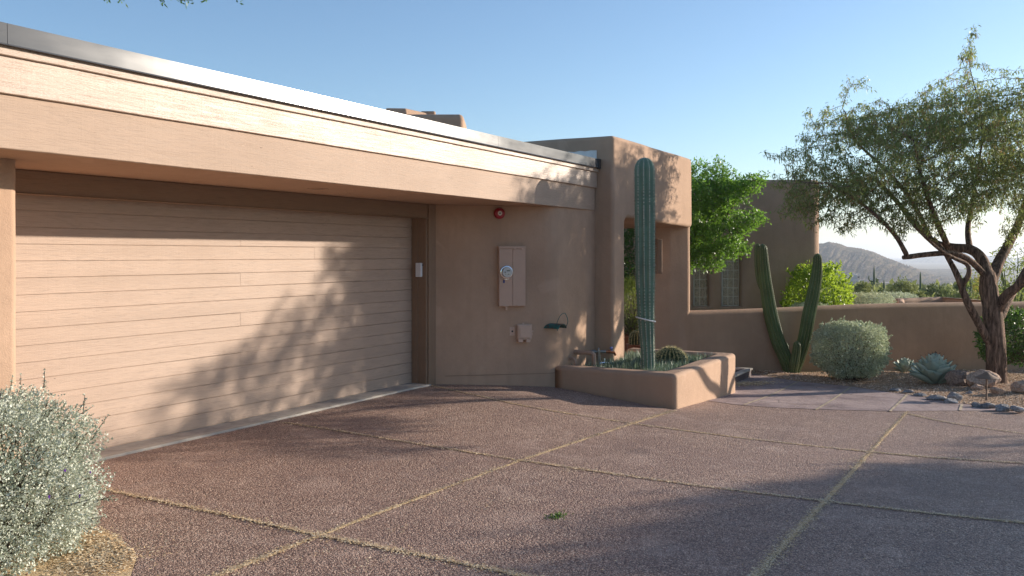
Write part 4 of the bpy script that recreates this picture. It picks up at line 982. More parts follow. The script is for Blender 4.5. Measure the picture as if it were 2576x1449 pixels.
# --- laurel in the courtyard
b = np.array([*at(1712, HY, 18.6)[:2], -.35]); T_ = thing('laurel_tree', 'dense bright green broadleaf tree between tower and courtyard wing', 'tree', b)
TP2 = lambda px, py, d: at(px, py, d)
limbs = [[b, b+[.0, 0, .8], TP2(1735, 660, 18.5), TP2(1785, 590, 18.4)], [TP2(1785, 610, 18.4), TP2(1830, 540, 18.2), TP2(1870, 470, 18.1)], [TP2(1785, 610, 18.4), TP2(1740, 540, 18.6), TP2(1720, 470, 18.7)], [TP2(1750, 640, 18.4), TP2(1820, 620, 17.9), TP2(1880, 580, 17.7)]]
def blob2(px, py, d, rx, ry, rz, n):
    cc = ellips((0, 0, 0), (.9, .9, .9), max(3, int(rx*ry*rz**.5*26)+2)); q = cc[RNG.integers(0, len(cc), n)]+RNG.normal(0, .13/max(rx, .3), (n, 3)); return at(px, py, d)+CR*(q[:, :1]*rx)+CF*(q[:, 1:2]*ry)+Z3*(q[:, 2:]*rz)
at_ = np.vstack([blob2(1790, 500, 18.2, .78, .8, .72, 900), blob2(1850, 480, 18.1, .58, .6, .36, 380), blob2(1710, 520, 18.4, .8, .8, .8, 500), blob2(1870, 570, 17.7, .38, .45, .26, 170), blob2(1770, 620, 17.9, .42, .5, .36, 280), blob2(1905, 450, 18, .25, .3, .12, 50), blob2(1800, 648, 17.8, .22, .3, .2, 60), blob2(1760, 430, 18.3, .3, .4, .15, 60), blob2(1770, 640, 17.8, .35, .4, .22, 200), blob2(1835, 615, 17.6, .3, .4, .2, 160), blob2(1740, 600, 18., .4, .5, .4, 200)])
N2, p2 = grow(limbs, at_, .07, .7, .10, 120, 4000)
mb, r2, _ = tree_mesh(N2, p2, .004, 2.3, .07); mb.build('trunk', M['twig'], T_, smooth=True)
tw = np.where(r2 < .011)[0]; b = np.repeat(N2[tw], 14, 0); n = len(b); b = b+RNG.normal(0, .045, b.shape); d = RNG.normal(0, 1, (n, 3)); d[:, 2] += .15
V, Fc, rr = leaves(b, d, .072*RNG.uniform(.6, 1.3, n), .031*RNG.uniform(.7, 1.2, n), None, .22); mk('crown', V, Fc, M['laurel'], T_, attr=rr)

# --- trimmed and loose shrubs
def bush(name, label, cat_, c, rad, n, L, W, m, power=2.4, lum=.12, k=2.2, seed=0., inner=.55, zmin=-.9, group=None, stems=60, out=.7, stem_m='twig', shoots=0, up=0.):
    c = np.asarray(c, float); T_ = thing(name, label, cat_, c-[0, 0, rad[2]*abs(zmin)], group)
    d = unit(int(n*1.5)); d = d[d[:, 2] > zmin][:n]
    e = 1/((np.abs(d)**power).sum(1)**(1/power)); l = 1+lum*lump(d, k, seed)+.5*lum*lump(d, k*3, seed+5)+.3*lum*lump(d, k*8, seed+9)
    f = 1-np.abs(RNG.normal(0, .16, len(d))); f = np.clip(f, inner, 1.03)
    P = c+d*(e*l*f)[:, None]*np.array(rad); P[:, 2] = np.maximum(P[:, 2], c[2]+rad[2]*zmin+.01)
    D = d*out+RNG.normal(0, .75, d.shape); D[:, 2] += up
    parts = [leaves(P, D, L*RNG.uniform(.45, 1.6, len(P)), W*RNG.uniform(.55, 1.5, len(P)), None, .2)]
    mb = MB(); foot = c-[0, 0, rad[2]*abs(zmin)]
    for i in range(stems):
        q = P[RNG.integers(0, len(P))]; s0 = foot+RNG.normal(0, .018, 3)*[1, 1, 0]; mid = s0*.5+q*.5+RNG.normal(0, .05, 3)-[0, 0, .05]
        q2 = c+(q-c)*.93; mb.tube(curve([s0, mid, q2], 6), np.linspace(.012, .004, 6), 4)
    for i in range(shoots):
        j = RNG.integers(0, len(P)); dd = d[j]+RNG.normal(0, .35, 3)+[0, 0, .4]; dd /= np.linalg.norm(dd); Ls = RNG.uniform(.05, .16)*min(rad)*1.4; P0 = c+d[j]*(e[j]*l[j])*np.array(rad)*.97
        if P0[2] < c[2]+rad[2]*zmin+.05: continue
        tt = np.linspace(0, 1, 6)[:, None]; pts = P0+dd*tt*Ls; mb.tube(pts, np.linspace(.004, .0015, 6), 3)
        pp_ = np.repeat(pts, 4, 0); parts.append(leaves(pp_, RNG.normal(0, 1, pp_.shape)+dd*.6, L*RNG.uniform(.6, 1.2, len(pp_)), W, None, .2))
    V, Fc, rr = cat(parts); mk('foliage', V, Fc, m, T_, attr=rr)
    mb.build('stems', M[stem_m], T_)
    return T_
# sage at lower left, near the tripod
q = at(-62, 1300, 4.95); gzl = gz(q[0], q[1])
LB = bush('sage_bush', 'large rounded silver-green sage bush in the near left corner', 'bush', (q[0], q[1], gzl+.35), (.57, .60, .555), 80000, .0145, .0105, M['sage'], 2.5, .20, 3.2, 3., .62, -.62, stems=160, shoots=150)
cc = np.array([q[0], q[1], gzl+.35]); d = unit(60); d = d[(d@np.array([-FW[0]+.3, -FW[1]-.3, .3])) > .15][:14]; P = cc+d*np.array((.585, .61, .57))
for p, dd in zip(P, d):
    V, Fc, rr = leaves(np.repeat(p[None], 5, 0), RNG.normal(0, .6, (5, 3))+dd, .014, .011, None, .15); mk('flower', V, Fc, M['purple'], LB, attr=rr)
# round sage by the wall
q = at(2138, 900, 15.2); bz = bed_z(q[0], q[1])
B2 = bush('sage_shrub', 'clipped round grey-green sage shrub against low garden wall', 'shrub', (q[0], q[1], bz+.52), (.63, .60, .47), 30000, .030, .018, M['sage2'], 2.7, .10, 2.4, 8., .5, -.98, stems=90, shoots=160)
mb = MB(); 
for i in range(16):
    a = at(2075+RNG.uniform(-12, 18), 885+RNG.uniform(-8, 8), 15.1); mb.tube(curve([a, a+[-.02, .03, -.08], a+CR*RNG.uniform(-.12, .05)+Z3*-.16], 6), .004, 3)
mb.build('dry_twig', M['barkp'], B2)
# dark shrub behind the trunk
q = at(2560, 880, 15.8); bz = bed_z(q[0], q[1])
bush('green_shrub', 'glossy dark green shrub with tangled stems behind mesquite trunk', 'shrub', (q[0], q[1], bz+.66), (.95, .62, .52), 9000, .05, .026, M['dgreen'], 2.6, .14, 2., 12., .45, -.7, stems=90, shoots=90)
# lime shrub, hedges beyond the garden wall
q = at(2058, 715, 19.2); bush('lime_shrub', 'bright yellow-green backlit shrub behind garden wall by the wing', 'shrub', (q[0], q[1], .45), (.82, .70, .98), 11000, .066, .034, M['lime'], 2.3, .2, 2.2, 17., .4, -.95, stems=50, shoots=60, up=.2)
q = at(2182, 752, 20.6); bush('clipped_hedge', 'flat-topped clipped grey-green hedge just beyond the garden wall', 'hedge', (q[0], q[1], .26), (.74, .6, .49), 14000, .035, .020, M['sage2'], 4., .07, 3., 21., .5, -.98, stems=40, shoots=40)
q = at(2040, 765, 18.4); bush('low_hedge', 'low silvery hedge below the yellow-green shrub, peeking above the wall', 'hedge', (q[0], q[1], .22), (.62, .45, .42), 9000, .033, .018, M['sage2'], 4., .07, 3., 24., .5, -.98, stems=20, shoots=20)
q = at(2255, 745, 26.); bush('far_hedge', 'pale silvery clipped hedge behind the flat-topped hedge', 'hedge', (q[0], q[1], .05), (1.25, .6, .46), 12000, .045, .025, M['sage2'], 4., .07, 3., 26., .5, -.98, stems=20, shoots=30)
# entry court pots
def pot(x, y, z, r, h, label):
    T_ = thing('plant_pot', label, 'pot', (x, y, z)); G = MB(); G.lathe((x, y, z), [(0, 0), (r*.72, 0), (r*.9, h*.5), (r, h*.86), (r*1.07, h*.88), (r*1.07, h), (r*.93, h), (r*.9, h*.86), (0, h*.86)], (0, 0, 1), 28); G.build('vessel', M['terracotta'], T_, smooth=True, sharp=40); return T_
q = at(1588, HY, 17.6); pot(q[0], q[1], -.31, .30, .36, 'round terracotta pot inside the shaded entry')
T_ = bush('potted_shrub', 'bushy olive pencil-stemmed plant in terracotta pot inside the entry', 'plant', (q[0], q[1], .55), (.36, .36, .62), 4200, .085, .009, M['verde'], 2., .2, 2., 31., .2, -.8, stems=40, out=.9, up=.9)
q2 = at(1600, HY, 18.6); bush('court_shrub', 'dark leafy shrub hanging in the gap beside the entry pillar', 'shrub', (q2[0], q2[1], 1.6), (.5, .5, .75), 4000, .07, .035, M['dgreen'], 2., .2, 2., 33., .3, -.95, stems=30)

# --- cacti
def ribbed(mbody, mspine, path, rad, ribs, depth, spine=.025, areole=.05, nsp=5, dome=True, aw=.0012):
    P = np.asarray(path, float); k = len(P); T = np.gradient(P, axis=0); T /= np.linalg.norm(T, axis=1)[:, None]
    e = np.cross(T[0], [.3, 1., 0]); e /= np.linalg.norm(e); per = 6; n = ribs*per; th = np.arange(n)*2*np.pi/n
    prof = (np.abs(np.cos(np.arange(n)*np.pi/per)))**3; V = []; Ls = np.r_[0, np.cumsum(np.linalg.norm(np.diff(P, axis=0), axis=1))]
    acc = 0; SV = []
    for i in range(k):
        e = e-T[i]*np.dot(e, T[i]); e /= np.linalg.norm(e); g = np.cross(T[i], e); r = rad[i]*(1-depth*(1-prof)*min(1, rad[i]/rad.max()*1.2))
        V.append(P[i]+r[:, None]*(np.cos(th)[:, None]*e+np.sin(th)[:, None]*g))
        if Ls[i] >= acc and rad[i] > .01:
            acc = Ls[i]+areole
            for j in range(ribs):
                a = th[j*per]; o = np.cos(a)*e+np.sin(a)*g; b = P[i]+o*rad[i]*1.0+T[i]*RNG.uniform(-.3, .3)*areole
                pa = np.cross(o, T[i]); SV += [[b-pa*.0045-T[i]*.009+o*.001, b+pa*.0045-T[i]*.009+o*.001, b+pa*.0045+T[i]*.009+o*.003], [b-pa*.0045-T[i]*.009+o*.001, b+pa*.0045+T[i]*.009+o*.003, b-pa*.0045+T[i]*.009+o*.003]]
                for s_ in range(nsp):
                    dd = o*RNG.uniform(.5, 1.1)+RNG.normal(0, .6, 3); dd /= np.linalg.norm(dd); w = np.cross(dd, RNG.normal(0, 1, 3)); w /= np.linalg.norm(w)
                    SV.append([b-w*aw, b+w*aw, b+dd*spine*RNG.uniform(.5, 1.3)])
    Fc = [(i*n+j, i*n+(j+1) % n, (i+1)*n+(j+1) % n, (i+1)*n+j) for i in range(k-1) for j in range(n)]+[tuple((k-1)*n+j for j in range(n))]
    mbody.add(np.concatenate(V), Fc); return np.array(SV).reshape(-1, 3)
def column(pts, rpx, d, n=90, dome=True):
    """path and radii from (px, py) marks at distance d"""
    P = curve([at(x, y, d+dd) for x, y, dd in pts], n); r = np.interp(np.linspace(0, 1, n), np.linspace(0, 1, len(rpx)), rpx)*d/F
    L = np.linalg.norm(np.diff(P, axis=0), axis=1); left = np.r_[np.cumsum(L[::-1])[::-1], 0]; R0 = r[-1]; k = left < R0*1.3
    r[k] = r[k]*np.sqrt(np.clip(1-(1-left[k]/(R0*1.3))**2, .0004, 1)); return P, r
T_ = thing('column_cactus', 'tall single blue-green column cactus standing in the adobe planter', 'cactus', at(1630, 930, 11.9))
P, r = column([(1631, 945, 0), (1629, 880, 0), (1625, 800, 0), (1623, 700, 0), (1622, 550, 0), (1621.5, 450, 0), (1621, 396, 0)], [17, 17.5, 21, 24.5, 26, 26, 26], 11.9, 150)
G = MB(); sp_ = ribbed(G, None, P, r, 11, .30, .026, .024, 4, aw=.0013); G.build('body', M['cactus'], T_, smooth=True)
mk('spines', sp_, np.arange(len(sp_)).reshape(-1, 3), M['areole'], T_)
T2 = thing('support_hoop', 'pale hose loop tied round the tall cactus at waist height', 'hoop', at(1624, 805, 11.9))
q = at(1624, 803, 11.9); a = np.linspace(0, 2*np.pi, 30, endpoint=False); P = q+.128*(np.cos(a)[:, None]*CR+np.sin(a)[:, None]*CF)+Z3*(-.030*np.cos(a)-.022*np.sin(a)*0)[:, None]; P = np.vstack([P, P[:1]])
G = MB(); G.tube(P, .010, 8, False); G.build('hose_loop', M['grout'], T2, smooth=True)
# barrel cactus in the planter
q = at(1687, HY, 12.9); q[2] = .06; T_ = thing('barrel_cactus', 'squat golden-spined barrel cactus beside the tall cactus', 'cactus', q)
th = np.linspace(-.2, 1, 30)*np.pi/2; P = q+np.stack([0*th, 0*th, .05+.19*np.sin(th)], 1); r = np.maximum(.225*np.cos(th), .004)
G = MB(); sp_ = ribbed(G, None, P, r, 22, .22, .05, .016, 8, aw=.0028); G.build('body', M['cactusb'], T_, smooth=True); mk('spines', sp_, np.arange(len(sp_)).reshape(-1, 3), M['spiney'], T_)
q = at(1601, HY, 16.4); q[2] = -.05; T3 = thing('potted_barrel', 'small round cactus half hidden behind the tall cactus in the entry', 'cactus', q)
P = q+np.stack([0*th, 0*th, .1+.2*np.sin(th)], 1); G = MB(); sp_ = ribbed(G, None, P, np.maximum(.14*np.cos(th), .004), 16, .2, .035, .02, 5, aw=.0016); G.build('body', M['cactusb'], T3, smooth=True); mk('spines', sp_, np.arange(len(sp_)).reshape(-1, 3), M['spiney'], T3)
G = MB(); G.lathe((q[0], q[1], -.31), [(0, 0), (.13, 0), (.18, .28), (.2, .30), (0, .29)], (0, 0, 1), 20); G.build('pot', M['terracotta'], T3, smooth=True, sharp=40)
# V-shaped cactus
d = 15.7; b = hit(1992, 940); d = float(np.dot(b[:2], FW)); T_ = thing('branching_cactus', 'V-shaped green cactus with two long ribbed arms before garden wall', 'cactus', b)
arms = [([(1988, 950, 0), (1977, 905, 0), (1958, 860, .02), (1941, 800, .03), (1930, 740, .03), (1922, 680, .02), (1918, 613, 0)], [13, 18, 18.5, 18.5, 17.5, 15.5, 11.5], 13),
        ([(1930, 745, .1), (1913, 715, .1), (1907, 670, .1), (1905.5, 612, .1)], [5, 8, 9.5, 8.5], 10),
        ([(1994, 950, 0), (2008, 905, 0), (2024, 850, 0), (2035, 790, 0), (2047, 735, 0), (2055, 685, 0), (2057, 637, 0)], [12, 16, 17.5, 17.5, 16.5, 14, 10.5], 13),
        ([(1992, 952, -.12), (1998, 915, -.14), (2003, 885, -.14), (2006, 858, -.14)], [9, 12, 11, 9.5], 11),
        ([(1985, 930, .16), (1981, 895, .16), (1977, 863, .16)], [7, 7, 6], 9)]
for pts, rp, rb in arms:
    P, r = column(pts, [q*.93 for q in rp], d, 80); G = MB(); sp_ = ribbed(G, None, P, r, rb, .16, .018, .024, 4, aw=.0010); ar = G.build('arm', M['cactusd'], T_, smooth=True); mk('spines', sp_, np.arange(len(sp_)).reshape(-1, 3), M['areole_dim'], ar)
# planter ground cover
n = 1500; x = RNG.uniform(10.9, 13.05, n); y = RNG.uniform(3.95, 5.2, n); k = np.hypot(x-12.4, y-4.38) > .27; x = x[k]; y = y[k]; b = np.stack([x, y, np.full(len(x), .02)], 1)
b = np.repeat(b, 4, 0)+RNG.normal(0, .012, (4*len(b), 3))*[1, 1, 0]; D = RNG.normal(0, .35, b.shape)+Z3
V, Fc, rr = leaves(b, D, RNG.uniform(.07, .19, len(b)), .011, None, .3); tag(mk('planter_succulents', V, Fc, M['blade'], None, attr=rr), kind='stuff')
# agaves
def agave(name, label, c, R0, nl, seed, up0=.05):
    T_ = thing(name, label, 'agave', c); rs = np.random.default_rng(seed); V = []; Fs = []; Rr = []; TV = []; TF = []
    nt, nw = 9, 7
    for i in range(nl):
        f = i/(nl-1); az = i*2.39996+rs.normal(0, .08); el = R(8+78*f**.9)+rs.normal(0, .05); Ln = R0*(1.0-.36*f)*rs.uniform(.88, 1.05); Wd = Ln*.70*(1-.2*f)
        o = np.array([math.cos(az), math.sin(az), 0]); s_ = np.array([-math.sin(az), math.cos(az), 0]); g = o*math.cos(el)+Z3*math.sin(el); nn = np.cross(g, s_); nn = nn if nn[2] > 0 or el > 1.2 else -nn; nn = -o*math.sin(el)+Z3*math.cos(el)
        b = np.asarray(c)+Z3*(.03+R0*.42*f)+o*.05*(1-f)
        t = np.linspace(0, 1, nt); w = Wd*np.interp(t, [0, .2, .45, .65, .82, .93, 1], [.42, .55, .86, 1, .74, .3, .03])/2
        bend = R0*.16*(t**2)*(1.0-.5*f); thick = np.interp(t, [0, .5, 1], [.045, .025, .006])*R0/.45
        base_i = sum(len(v) for v in V); ring = []
        for q in range(nt):
            cc = b+g*Ln*t[q]+nn*bend[q]; u = np.linspace(-1, 1, nw)
            top = cc+s_*(u*w[q])[:, None]+nn*((u**2)*w[q]*.34)[:, None]; bot = top-nn*(thick[q]*np.sqrt(np.clip(1-u**2, 0, 1)))[:, None]-nn*.002
            ring.append(np.vstack([top, bot[::-1]]))
        m_ = 2*nw; V.append(np.concatenate(ring)); Rr.append(np.full(nt*m_, np.clip(rs.normal(.5, .25), 0, 1)))
        Fs += [(base_i+q*m_+j, base_i+q*m_+(j+1) % m_, base_i+(q+1)*m_+(j+1) % m_, base_i+(q+1)*m_+j) for q in range(nt-1) for j in range(m_)]
        tip = b+g*Ln+nn*bend[-1]; k = len(TV); q = R0*.012; TV += [tip+s_*q, tip-s_*q*.5+nn*q, tip-s_*q*.5-nn*q, tip+g*R0*.085]; TF += [(k, k+1, k+3), (k+1, k+2, k+3), (k+2, k, k+3)]
    nv = sum(len(v) for v in V); nf = len(Fs); o_ = mk('leaf_rosette', np.vstack([np.concatenate(V), np.array(TV)]), Fs+[tuple(i+nv for i in f) for f in TF], M['agave'], T_, smooth=True, attr=np.r_[np.concatenate(Rr), np.zeros(len(TV))]); o_.data.materials.append(M['agavetip'])
    for f in o_.data.polygons[nf:]: f.material_index = 1
    return T_
c = hit(2352, 972); agave('agave', 'big blue-green agave rosette with cupped leaves beside flat stones', (c[0], c[1], bed_z(c[0], c[1])), .44, 54, 4)
c = at(2276, HY, 16.2); agave('small_agave', 'small shaded agave rosette behind the big agave', (c[0], c[1], bed_z(c[0], c[1])), .24, 26, 9)
# rocks
def boulder(name, label, px0, px1, py0, py1, m, seed, flat=.5, group=None, d=None, dep=.8):
    cx = (px0+px1)/2; b = hit(cx, py1) if d is None else at(cx, py1, d); dd = float(np.dot(b[:2], FW))+ (px1-px0)/2*.0045*dep; w = (px1-px0)/2*dd/F; h = (py1-py0)*dd/F
    c = np.array([*at(cx, HY, dd)[:2], bed_z(b[0], b[1])]); bm = bmesh.new(); bmesh.ops.create_icosphere(bm, subdivisions=4, radius=1); rs = np.random.default_rng(seed)
    pl = [(q/np.linalg.norm(q), rs.uniform(.55, .85)) for q in rs.normal(0, 1, (9, 3))]; V = []
    for v in bm.verts:
        p = np.array(v.co)
        for nq, o in pl:
            e = p@nq-o
            if e > 0: p = p-nq*e*.85
        p = p*(1+.14*mnoise.noise(Vector(p*1.7+seed))+.09*mnoise.noise(Vector(p*4.5+seed))+.05*mnoise.noise(Vector(p*11+seed))); V.append(p)
    V = np.array(V); Fc = [[v.index for v in f.verts] for f in bm.faces]; bm.free()
    V /= np.abs(V).max(0); V = c+CR*(V[:, :1]*w)+CF*(V[:, 1:2]*w*dep)+Z3*(V[:, 2:]*h*.55+h*(.30 if h > .12 else .12))
    o = mk(name, V, Fc, m, None, smooth=True, sharp=22); tag(o, label, 'boulder' if h > .12 else 'stone', group)
boulder('boulder', 'dark rough boulder behind the big agave', 2378, 2444, 932, 982, M['boulder_d'], 3)
boulder('boulder', 'large pale tan boulder in front of the mesquite trunk', 2428, 2514, 938, 988, M['boulder_l'], 5)
boulder('boulder', 'tan cobble left of the path lamp post', 2442, 2475, 971, 991, M['boulder_l'], 8)
boulder('boulder', 'tan cobble right of the path lamp post', 2490, 2528, 977, 1000, M['boulder_l'], 11)
boulder('boulder', 'tan boulder at the right edge under the dark shrub', 2545, 2610, 962, 1000, M['boulder_l'], 13)
boulder('stone', 'small dark stone between agave and path lamp', 2428, 2448, 986, 996, M['stone_g'], 15)
for i, (a, b_, c_, e_, lab) in enumerate([(2236, 2270, 976, 987, 'flat grey flagstone at path edge, farthest left of the edging'), (2270, 2300, 981, 991, 'grey edging stone under the left leaves of the agave'), (2296, 2332, 987, 998, 'flat grey edging stone below the agave leaves'), (2330, 2382, 993, 1008, 'long grey edging stone right of the agave foot'),
        (2384, 2420, 985, 1011, 'pointed grey stone standing up at the path edge'), (2375, 2412, 1002, 1016, 'low grey stone in front of the pointed stone'), (2443, 2470, 1011, 1026, 'grey edging stone left of the lamp base'), (2466, 2506, 1012, 1029, 'grey edging stone just below the path lamp'), (2500, 2540, 1017, 1036, 'grey edging stone right of the path lamp'), (2538, 2580, 1024, 1041, 'grey edging stone at the right edge of the photo')]):
    boulder('edging_stone', lab, a, b_, c_, e_, M['stone_g'], 20+i, group='grey stones edging the path')
# path lamp and uplight
c = hit(2482, 1008); T_ = thing('path_lamp', 'bronze mushroom path lamp on thin post in the gravel', 'path light', c); dl = float(np.dot(c[:2], FW)); h = 62*dl/F
G = MB(); G.lathe(c-[0, 0, .05], [(.016, 0), (.016, .09), (.0115, .10), (.0115, h-.02), (.024, h+.05)], (0, 0, 1), 14); G.build('post', M['mushroom'], T_, smooth=True, sharp=40)
G = MB(); G.lathe(c+[0, 0, h-.02], [(.0, .0), (.145, -.012), (.155, -.012), (.155, -.004), (.06, .045), (.035, .068), (.015, .078), (0, .079)], (0, 0, 1), 32); G.build('lamp_shade', M['mushroom'], T_, smooth=True, sharp=50)
c = hit(1996, 938); T_ = thing('uplight', 'small tan box uplight at the foot of the V-shaped cactus', 'spotlight', c)
Mx = np.array([[.86, -.45, -.25], [.45, .89, 0], [.22, -.11, .97]]); Mx = np.array([q/np.linalg.norm(q) for q in Mx])
G = MB(); G.obox(c+[-.1, -.02, .10], (.085, .05, .045), Mx, .008); G.build('housing', M['boxpaint'], T_); G = MB(); G.tube([c+[-.1, -.02, -.03], c+[-.1, -.02, .08]], .014, 8); G.build('stake', M['mushroom'], T_)
# tufts
def tuft(px, py, n, L, label, spread=.05):
    c = hit(px, py); b = c+RNG.normal(0, 1, (n, 3))*[spread, spread*.6, 0]; b[0] = c; D = RNG.normal(0, .5, (n, 3))+Z3
    T_ = thing('grass_tuft', label, 'grass tuft', c); V, Fc, rr = leaves(b, D, L*RNG.uniform(.5, 1.2, n), .006, None, .3); mk('blades', V, Fc, M['dgreen'] if L < .03 else M['verde'], T_, attr=rr)
tuft(1398, 1302, 140, .022, 'tiny green weed patch on open driveway', .045); tuft(1826, 990, 30, .09, 'small grass tuft at foot of the planter right end', .02)
# branches hanging in from above at upper left
b = np.array([.9, 4.3, 0.]); b[2] = gz(b[0], b[1]); T_ = thing('overhead_tree', 'leafy branch tips of a tree dipping into the top left sky', 'tree', b)
tips = [(268, 0, 5.0), (330, -14, 5.0), (285, 6, 5.0), (425, -8, 5.2), (465, -2, 5.2), (492, -8, 5.2), (600, -16, 5.4), (455, -20, 5.2), (280, -20, 5.0)]
limbs = [[b, b+[.1, -.1, 1.2], b+[.4, -.4, 2.4], at(150, -180, 4.6)], [at(150, -180, 4.6), at(250, -120, 4.8), at(420, -110, 5.1), at(560, -90, 5.3)], [at(250, -120, 4.8), at(262, -50, 4.95)], [at(420, -110, 5.1), at(445, -40, 5.2)], [at(560, -90, 5.3), at(598, -30, 5.4)]]
at_ = np.vstack([at(x, y, dd)+RNG.normal(0, .03, (10, 3)) for x, y, dd in tips]+[blob2(200, -230, 4.7, .9, .7, .3, 200), blob2(450, -150, 5.1, .5, .5, .15, 80)])
N4, p4 = grow(limbs, at_, .05, .6, .06, 80, 2000); mb, r4, _ = tree_mesh(N4, p4, .002, 2.3, .06); mb.build('trunk', M['greenbark'], T_, smooth=True)
tw = np.where(r4 < .005)[0]; bb = np.repeat(N4[tw], 7, 0)+RNG.normal(0, .012, (7*len(tw), 3)); d = RNG.normal(0, 1, bb.shape); d[:, 2] -= .5; V, Fc, rr = leaves(bb, d, RNG.uniform(.015, .04, len(bb)), .011, None, .2); mk('crown', V, Fc, M['dgreen'], T_, attr=rr)
# ---------------------------------------------------------------- desert beyond the walls
def at_land(px, d): q = at(px, HY, d); return np.array([q[0], q[1], float(land_z(q[0], q[1]))-.1])
def cloud_bush(name, label, cat_, px, d, wpx, ytop, m, n, L, group=None, seed=0., ratio=.3, bark_='twig'):
    b = at_land(px, d); w = wpx*d/F/2; h = EYE-(ytop-HY)*d/F-b[2]
    return bush(name, label, cat_, b+[0, 0, h*.52], (w, w*.9, h*.50), n, L, L*ratio, m, 2.1, .35, 2.0, seed, .15, -.98, group, 40, .6, bark_, 40, .25)
cloud_bush('desert_bush', 'pale olive desert bush left of the arm-bearing saguaro', 'bush', 2172, 46, 54, 716, M['desertleaf'], 3600, .13, 'bushes on the desert flat', 1)
cloud_bush('desert_bush', 'wide olive creosote bush right of the armless saguaro', 'bush', 2272, 48, 84, 710, M['desertleaf'], 4600, .14, 'bushes on the desert flat', 2)
cloud_bush('desert_bush', 'darker green bush between creosote bush and mesquite stem', 'bush', 2360, 44, 84, 719, M['desertdark'], 3800, .13, 'bushes on the desert flat', 3)
cloud_bush('desert_bush', 'low pale feathery bush above the bend of the farther wall', 'bush', 2404, 36, 84, 738, M['desertleaf'], 3600, .12, 'bushes on the desert flat', 4)
cloud_bush('desert_bush', 'low pale brush at left behind the flat-topped hedge', 'bush', 2322, 34, 70, 742, M['desertleaf'], 3000, .12, 'bushes on the desert flat', 6)
cloud_bush('desert_tree', 'dark green rounded tree seen between the mesquite stems', 'tree', 2432, 52, 66, 704, M['desertdark'], 4200, .14, None, 5)
cloud_bush('flowering_tree', 'yellow blooming tree seen left of the mesquite trunk', 'tree', 2470, 42, 50, 682, M['yellow'], 2400, .10, None, 7)
# palo verde trees right of the trunk
def palo(px, d, wpx, ytop, label, seed):
    b = at_land(px, d); w = wpx*d/F/2; zt = EYE-(ytop-HY)*d/F; h = zt-b[2]; c = b+[0, 0, h*.58]; T_ = thing('palo_verde', label, 'tree', b)
    rs = [c+CR*RNG.uniform(-.5, .5)*w+CF*RNG.uniform(-.5, .5)*w+Z3*RNG.uniform(-.1, .25)*h for _ in range(6)]
    limbs = [[b, b+[0, 0, h*.14]]]+[[b+[0, 0, h*.14], b*.55+q*.45, q] for q in rs]
    N, p = grow(limbs, ellips(c, (w, w*.9, h*.42), 700), .22, 1.8, .32, 60, 2500, .05); mb, r, _ = tree_mesh(N, p, .009, 2.3, .11); mb.build('trunk', M['greenbark'], T_, smooth=True)
    tw = np.where(r < .02)[0]; k = 8; bb = np.repeat(N[tw], k, 0); bb = bb+RNG.normal(0, .14, bb.shape); V, Fc, rr = leaves(bb, RNG.normal(0, 1, bb.shape)-[0, 0, .3], RNG.uniform(.08, .2, len(bb)), .045, None, .2); mk('crown', V, Fc, M['verde'], T_, attr=rr)
palo(2545, 30, 150, 600, 'airy green palo verde tree right of the mesquite trunk', 1)
palo(2465, 38, 90, 650, 'light green palo verde behind the left mesquite stems', 2)
palo(2660, 26, 200, 580, 'airy green palo verde at the right edge of the photo', 3)
# saguaros
def saguaro(label, px, ytop, d, wpx, arms=(), group=None):
    b = at_land(px, d); b[2] -= .3; zt = EYE-(ytop-HY)*d/F; T_ = thing('saguaro', label, 'cactus', b, group); r0 = wpx*d/F/2
    def col_(P, r0, name, par):
        P = curve(P, 24); r = np.full(24, r0); r[:4] = r0*np.linspace(.75, 1, 4); r[-5:] = r0*np.array([.97, .9, .76, .52, .1]); V, Fc = tube_geo(P, r, 24); c0 = np.repeat(P, 24, 0); k = np.tile(np.where(np.arange(24) % 2 == 0, 1., .88), 24); V = c0+(V-c0)*k[:, None]
        return mk(name, V, Fc, M['saguaro'], par, smooth=True)
    col_([b, (b+[0, 0, zt])*.5+b*0+[0, 0, -b[2]*0] if False else b+[0, 0, (zt-b[2])*.5], [b[0], b[1], zt]], r0, 'stem', T_)
    for sx, y0, y1, wr in arms:
        z0 = EYE-(y0-HY)*d/F; z1 = EYE-(y1-HY)*d/F; o = CR*sx*d/F; a = np.array([b[0], b[1], z0]); col_([a, a+o*.6+[0, 0, -.02], a+o+[0, 0, .3*(z1-z0)], np.array([b[0]+o[0], b[1]+o[1], z1])], r0*wr, 'arm', T_)
saguaro('tall saguaro with one upcurved left arm on the desert flat', 2199, 669, 62, 5.4, [(-13, 707, 692, .55), (-6, 740, 706, .8)])
saguaro('armless saguaro just right of the arm-bearing saguaro', 2224, 704, 60, 6)
saguaro('tall thin saguaro right of the creosote bush', 2315.5, 683, 66, 5)
saguaro('short saguaro left of the tall thin saguaro', 2305, 714, 66, 4, group='short saguaros round the tall thin one')
saguaro('short saguaro just right of the tall thin saguaro', 2322, 712, 66, 4, group='short saguaros round the tall thin one')
saguaro('second short saguaro right of the tall thin saguaro', 2327, 714, 66, 4, group='short saguaros round the tall thin one')
saguaro('thick saguaro seen just left of the mesquite trunk', 2440, 674, 40, 9)
saguaro('shorter saguaro left of the thick saguaro', 2424, 712, 42, 8)
